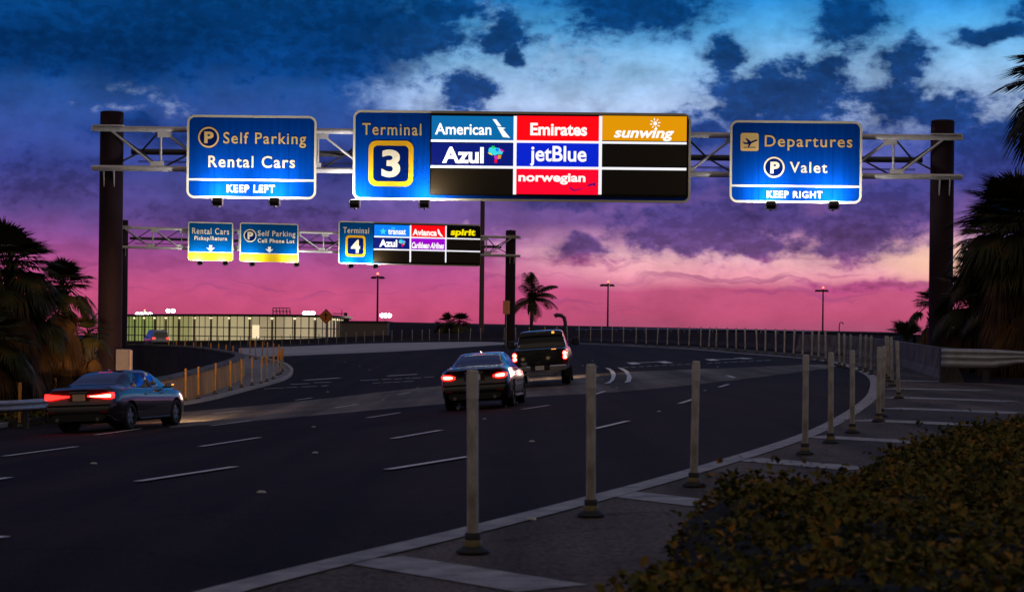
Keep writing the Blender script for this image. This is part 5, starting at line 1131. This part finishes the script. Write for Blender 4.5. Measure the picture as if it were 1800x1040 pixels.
# low hedge in the gore corner
def hedge(name, label, cat, poly, top, seed, dens, ls):
    rnd = np.random.default_rng(seed); P = np.array(poly); lo, hi = P.min(0), P.max(0); root = empty(name, (float(P[:, 0].mean()), float(P[:, 1].mean()), float(gz(P[:, 0].mean(), P[:, 1].mean())))); tag(root, label, cat); off = tuple(root.location)
    def bumpf(x, y): return .84 + .16 * np.sin(x * 1.9 + y * .8 + seed) * np.sin(y * 1.3 - x * .6) + .12 * np.sin(x * 5.1 + 1) * np.sin(y * 4.3 + seed) + .06 * np.sin(x * 11 + y * 3) * np.sin(y * 9.7)
    def edge_d(x, y):
        dm = np.full(np.shape(x), 9.0)
        for i in range(len(P)):
            a, b = P[i], P[(i + 1) % len(P)]; t = np.clip(((x - a[0]) * (b[0] - a[0]) + (y - a[1]) * (b[1] - a[1])) / ((b - a) ** 2).sum(), 0, 1); dm = np.minimum(dm, np.hypot(x - a[0] - t * (b[0] - a[0]), y - a[1] - t * (b[1] - a[1])))
        return dm
    def height(x, y): return top * (1 - .014 * (y - 12)) * bumpf(x, y) * np.sqrt(np.clip(edge_d(x, y) / .2, 0.02, 1))
    xs = np.arange(lo[0], hi[0], .14); ys = np.arange(lo[1], hi[1], .14); X, Y = np.meshgrid(xs, ys); ins = inside(X, Y, [tuple(p) for p in P]); G = gz(X, Y); Z = G + np.where(ins, height(X, Y) * .84, -.05)
    m = len(xs); fs = [(i * m + j, i * m + j + 1, (i + 1) * m + j + 1, (i + 1) * m + j) for i in range(len(ys) - 1) for j in range(m - 1) if ins[i:i + 2, j:j + 2].any()]
    b = MB(); b.v = [tuple(v) for v in np.c_[X.ravel(), Y.ravel(), Z.ravel()]]; b.f = fs; b.sm = [False] * len(fs); b.build('branches', M_TWIG, root, off)
    area = (hi - lo).prod(); n = int(area * dens); px, py = rnd.uniform(lo[0], hi[0], n), rnd.uniform(lo[1], hi[1], n); k = inside(px, py, [tuple(p) for p in P]); px, py = px[k], py[k]; n = len(px)
    h = height(px, py); e = edge_d(px, py); fr = np.where(e < .25, rnd.uniform(.1, 1.05, n), rnd.uniform(.72, 1.12, n) + (rnd.random(n) < .04) * .2); pz = gz(px, py) + h * fr
    px = px + rnd.normal(0, .03, n); L = ls * rnd.uniform(.6, 1.3, n); th = rnd.uniform(0, 6.283, n); ph = rnd.normal(.35, .5, n)
    D = np.c_[np.cos(th) * np.cos(ph), np.sin(th) * np.cos(ph), np.sin(ph)]; Sd = np.cross(D, rnd.normal(0, .35, (n, 3)) + (0, 0, 1)); Sd /= np.linalg.norm(Sd, axis=1)[:, None]; Nn = np.cross(Sd, D); C = np.c_[px, py, pz]
    W = (L * .34)[:, None]; Lc = L[:, None]
    V_ = np.stack([C, C + D * Lc * .5 + Sd * W + Nn * W * .35, C + D * Lc, C + D * Lc * .5 - Sd * W + Nn * W * .35, C + D * Lc * .5], 1).reshape(-1, 3)
    i5 = np.arange(n)[:, None] * 5; FF = np.concatenate([i5 + (0, 4, 2, 1), i5 + (0, 3, 2, 4)])
    b = MB(); b.v = [tuple(v) for v in V_.tolist()]; b.f = [tuple(f) for f in FF.tolist()]; b.sm = [False] * len(b.f); b.build('leaves', M_HEDGE, root, off); return root
hedge('clipped_hedge', 'dense low green and rusty hedge beside the striped gore', 'hedge', [(.92, 11.9), (1.25, 13.3), (2.2, 13.9), (2.55, 15.2), (3.2, 18.0), (4.2, 20.8), (5.5, 23.4), (8.0, 24.0), (9.5, 20), (8, 12), (5, 7.2), (2.3, 7.0), (.95, 9.2)], .52, 3, 1000, .058)
hedge('low_shrub', 'thin straggling leafy shrub at the foot of the dense low hedge', 'shrub', [(.22, 8.9), (.6, 9.9), (1.2, 10.2), (1.6, 9.0), (1.3, 8.0), (.45, 8.0)], .42, 5, 1000, .056)
hedge('low_shrub', 'dark low shrub behind the W-beam guardrail', 'shrub', [(-19, 53), (-13.2, 55.2), (-12.6, 57.4), (-19, 57)], .85, 9, 160, .13)

# ------------------------------------------------------------------ far buildings and lamps
M_BAND = mat('far_dark_cladding', (.035, .028, .055), .8, var=.2, vscale=.1)
M_GREYB = mat('pale_grey_render', (.20, .16, .16), .8, var=.15, vscale=.2)
M_MULL = mat('dark_mullion', (.02, .02, .02), .5)
bl = empty('low_hangar', (20, 300, -7)); tag(bl, 'long low dark flat roofed building on the horizon behind the posts', 'building')
a, b = pt(682, 565.5, 250), pt(1605, 584.5, 400); b.z = a.z; off = tuple(bl.location)
def longbox(mb, a, b, z0, z1, dep):
    n = Vector((0, dep, 0))
    c, e = b + n, a + n; vs = [(p.x, p.y, z) for z in (z0, z1) for p in (a, b, c, e)]
    return mb.add(vs, [(0, 1, 5, 4), (1, 2, 6, 5), (2, 3, 7, 6), (3, 0, 4, 7), (4, 5, 6, 7), (3, 2, 1, 0)])
longbox(MB(), a, b, -7, a.z - .25, 40).build('wall', M_BAND, bl, off)
longbox(MB(), a + Vector((-.5, -.5, 0)), b + Vector((.5, -.4, 0)), a.z - .25, a.z, 41).build('roof', M_MULL, bl, off)
mb = MB(); e1, e2 = b, b + Vector((60, 30, 0)); longbox(mb, e1 + Vector((.6, 0, 0)), e2, -7, b.z - .35, 20); mb.build('annexe_wall', M_BAND, bl, off)
gb = empty('block_building', (-20, 246, -7)); tag(gb, 'plain pale grey block beside the lit glass building', 'building'); off = tuple(gb.location)
a, b = pt(600, 563.5, 246), pt(681, 564.5, 246); b.z = a.z
longbox(MB(), a, b, -7, a.z - .15, 18).build('wall', M_GREYB, gb, off); longbox(MB(), a + Vector((-.1, -.15, 0)), b + Vector((.15, -.15, 0)), a.z - .15, a.z, 18.3).build('roof', M_BAND, gb, off)
# lit glass building with a rounded end
lb = empty('glass_building', (-40, 330, -7)); tag(lb, 'long lit glass building with a dark flat roof beyond the ramp', 'building'); off = tuple(lb.location)
arc = [pt(px, 560, d).xy for px, d in ((205, 318), (240, 311), (300, 302), (400, 294), (500, 291), (560, 293), (590, 298), (604, 305), (611, 316), (613, 330))]
cur = smooth_line([(p.x, p.y) for p in arc], 60); zt, zb_ = CZ + (yh(420) - 556.0) / F * 294, -7.0
ze = CZ + (yh(420) - 552.0) / F * 294
def wallstrip(mb, line, z0, z1): n = len(line); vs = [(p[0], p[1], z) for z in (z0, z1) for p in line]; return mb.add(vs, [(i, i + 1, n + i + 1, n + i) for i in range(n - 1)])
rf = MB(); o2 = offset(cur, .6); i2 = offset(cur, -14); n = len(cur)
vs = [(p[0], p[1], z) for z in (zt, ze) for p in o2] + [(p[0], p[1], z) for z in (zt, ze) for p in i2]
rf.add(vs, [(i, i + 1, n + i + 1, n + i) for i in range(n - 1)] + [(n + i, n + i + 1, 3 * n + i + 1, 3 * n + i) for i in range(n - 1)] + [(i + 1, i, 2 * n + i, 2 * n + i + 1) for i in range(n - 1)]); rf.build('roof', M_MULL, lb, off)
cols = [lin(176, 196, 100), lin(208, 200, 130), lin(218, 200, 150), lin(222, 200, 158), lin(212, 190, 150), lin(218, 190, 155), lin(205, 180, 150)]
inn = offset(cur, -1.6); segs = 14
for k in range(segs):
    i0, i1 = k * (n - 1) // segs, (k + 1) * (n - 1) // segs; c = cols[min(6, k // 2)]; f = random.uniform(.38, .56)
    m = MB(); wallstrip(m, inn[i0:i1 + 1], zb_, zt); m.build('lit_window', emit('lit_hall_%d' % k, c, f * 1.0, (.4, .38, .3)), lb, off)
mu = MB(); s = np.r_[0, np.cumsum(np.linalg.norm(np.diff(cur, axis=0), axis=1))]
for t in np.arange(.3, s[-1], 1.25):
    x, y = np.interp(t, s, cur[:, 0]), np.interp(t, s, cur[:, 1]); mu.tube((x, y, zb_), (x, y, zt), .10 if int(t / 1.25) % 4 == 0 else .06, n=6)
for z in (CZ + (yh(420) - 575.5) / F * 294, CZ + (yh(420) - 591) / F * 294): mu.path([(p[0], p[1], z) for p in cur], .07, 5)
mu.build('mullion_lattice', M_MULL, lb, off)
ml = MB(); hd = MB()
for t in np.arange(2, s[-1], 3.75):
    x, y = np.interp(t, s, offset(cur, -.8)[:, 0]), np.interp(t, s, offset(cur, -.8)[:, 1]); ml.tube((x, y, zb_), (x, y, zt), .16, n=8); hd.box((x, y - .25, zt - .25), (.35, .25, .2))
ml.build('column_lattice', mat('warm_column', (.35, .31, .2), .6), lb, off); hd.build('downlight_lattice', emit('downlight', (1, .88, .5), 1.6), lb, off)
x, y = inn[35]; m = MB(); m.box((pt(447, 584, 289).x, 290.6, CZ + .4), (1.05, .1, 1.9)); m.build('bright_doorway', emit('bright_doorway', lin(255, 236, 190), .9), lb, off)
fr = MB(); q0, q1 = pt(479, 541, 300), pt(509, 553, 300)
for t in np.linspace(0, 1, 6): xx = q0.x + (q1.x - q0.x) * t; fr.tube((xx, 300, ze - .3), (xx, 300, q0.z), .05, n=5); fr.tube((xx, 302, ze - .3), (xx, 300, q0.z), .04, n=5)
for z in np.linspace(q1.z, q0.z, 3): fr.tube((q0.x, 300, z), (q1.x, 300, z), .06, n=5)
fr.build('roof_frame', M_MULL, lb, off)
fr = MB(); q0 = pt(597, 551, 305); fr.box((q0.x, 305, q0.z), (2.2, .3, .12)); fr.box((q0.x + .9, 305, q0.z - .1), (.5, .3, .5)); fr.tube((q0.x + .3, 305, ze - .2), (q0.x + .3, 305, q0.z + .6), .05, n=5); fr.build('roof_antenna', M_MULL, lb, off)

M_DKPOLE = mat('dark_lamp_pole', (.03, .025, .03), .5, .3)
M_FLARE = emit('lit_flood_lamp', (1, .9, .88), 18)
M_REDL = emit('red_warning_lamp', (1, .10, .05), 6)
def mast(label, px, pyt, d, heads, lit=False, r=.16, beacon=True, zb=-7.0, group='lamp masts on the horizon'):
    p = pt(px, pyt, d); root = empty('lamp_mast', (p.x, p.y, zb)); tag(root, label, 'lamp mast', group); H = p.z - zb
    MB().tube((0, 0, 0), (0, 0, H), r * 1.2, r * .7, 10).build('pole', M_DKPOLE, root)
    b = MB(); b.tube((heads[0], 0, H - .25), (heads[-1], 0, H - .25), .06, n=6); b.build('crossarm', M_DKPOLE, root)
    for hx in heads:
        m = MB(); m.lathe([(.001, .12), (.18, .1), (.40, -.05), (.42, -.22), (.001, -.24)], (hx, 0, H - .3), 12); h = m.build('luminaire', M_DKPOLE, root)
        if lit:
            m = MB(); m.lathe([(.001, .32), (.22, .26), (.38, .1), (.38, -.1), (.22, -.28), (.001, -.34)], (hx, -.6, H - .5), 14); m.build('lamp', M_FLARE, h)
    if beacon: m = MB(); m.lathe([(.001, 0), (.14, .02), (.14, .25), (.001, .34)], (0, 0, H), 8); m.build('beacon', M_REDL, root)
    return root
mast('unlit twin lamp mast with a red beacon just under the distant terminal sign', 663, 483, 270, (-.55, .55))
mast('unlit lamp mast with a red beacon standing over the pickup truck', 1068, 497, 300, (-.85, -.3, .6))
mast('unlit lamp mast with a red beacon close to the nearer gantry pole', 1446, 507, 320, (-.95, -.3, .5))
mast('lit flood mast nearest the brown gantry pole, glaring above the glass building', 254, 547, 340, (-1.1, -.4, .3, 1.0), True, .12)
mast('lit twin flood mast standing tallest over the glass building', 300, 541, 345, (-.35, .45), True, .12, False)
mast('lit flood mast over the rounded end of the glass building', 542, 545, 340, (-.6, .1, .8), True, .12, False)
mast('lit low flood mast above the plain grey block', 677, 549, 330, (-.5, .1, .7), True, .12, False)
p = pt(846, 470, 190); m = MB(); root = empty('high_mast', (p.x, p.y, -7)); tag(root, 'thick plain mast rising out of view behind the terminal signs', 'mast'); Hh = (CZ + (yh(846) - 262) / F * 190) + 7
MB().tube((0, 0, 0), (0, 0, Hh), .26, .2, 14).build('pole', mat('rust_brown_mast', (.12, .06, .07), .6), root)
mm = MB(); mm.lathe([(.001, 0), (.8, .0), (.8, .15), (.001, .3)], (0, 0, Hh), 14); mm.build('lamp_ring', M_DKPOLE, root)
# goose-neck vent
p = pt(988, 575, 262); root = empty('gooseneck_vent', (p.x, p.y, -7)); tag(root, 'dark curved goose neck vent pipe on the roof line near the coconut palm', 'vent pipe')
zz = p.z + 7; MB().path([(.4, 0, 0), (.4, 0, zz + .6), (.25, 0, zz + 1.25), (-.15, 0, zz + 1.55), (-.75, 0, zz + 1.6), (-1.0, 0, zz + 1.4)], [.25, .25, .26, .27, .28, .33], 10).build('pipe', mat('vent_metal', (.09, .06, .09), .6), root)
p = pt(1475, 575, 330); root = empty('street_lamp', (p.x, p.y, -7)); tag(root, 'tiny curved street lamp on the horizon near the red beacon mast', 'street lamp')
zz = p.z + 7; MB().path([(0, 0, 0), (0, 0, zz + .2), (.1, 0, zz + .75), (.45, 0, zz + .85), (.6, 0, zz + .7)], .09, 6).build('pole', M_DKPOLE, root); MB().lathe([(.001, .1), (.2, 0), (.001, -.1)], (.62, 0, zz + .62), 8).build('luminaire', M_DKPOLE, root)
# orange diamond warning sign, orange notice on the far gantry's pole
M_ORSIGN = mat('orange_sheeting', (.75, .19, .02), .5); M_ORLIT = mat('salmon_sheeting', (1.0, .36, .22), .5)
p = pt(573, 556, 221); x0, y0 = p.x, p.y; root = empty('warning_sign', (x0, y0, float(gz(x0, y0)))); tag(root, 'orange diamond warning sign before the rounded end of the glass building', 'road sign'); zz = p.z - float(gz(x0, y0)); q = .86
MB().tube((0, 0, 0), (0, 0, zz), .05, n=8).build('post', M_GALV, root); pa = MB().prism([(q, zz), (0, zz + q), (-q, zz), (0, zz - q)], -.1, -.07).build('panel', M_ORSIGN, root)
mm = MB(); mm.prism([(-.12, zz - .35), (0, zz - .35), (.02, zz + .1), (.2, zz + .1), (-.04, zz + .42), (-.28, zz + .1), (-.1, zz + .1)], -.115, -.101); mm.build('arrow', M_TRIM, pa)
MB().ring([(q * .95, zz), (0, zz + q * .95), (-q * .95, zz), (0, zz - q * .95)], [(q * .88, zz), (0, zz + q * .88), (-q * .88, zz), (0, zz - q * .88)], -.108, -.1).build('border', M_TRIM, pa)
dd = GB2[1] - .7; p = pt(889.5, 540, dd); root = empty('notice_sign', (p.x, dd, float(gz(p.x, dd)))); tag(root, 'orange notice with faint lines on the far gantry pole', 'road sign'); zz = p.z - root.location.z
pa = MB().prism(rrect(-.235, zz - .46, .235, zz + .46, .03), -.02, .0).build('panel', M_ORLIT, root); mm = MB()
for k, w in enumerate((.15, .17, .12, .16, .17, .1, .15)): mm.box((0, -.024, zz + .36 - k * .12), (2 * w, .004, .035))
mm.build('lettering', M_ORSIGN, pa); MB().tube((0, .05, 0), (0, .05, zz), .035, n=8).build('post', M_GALV, root)
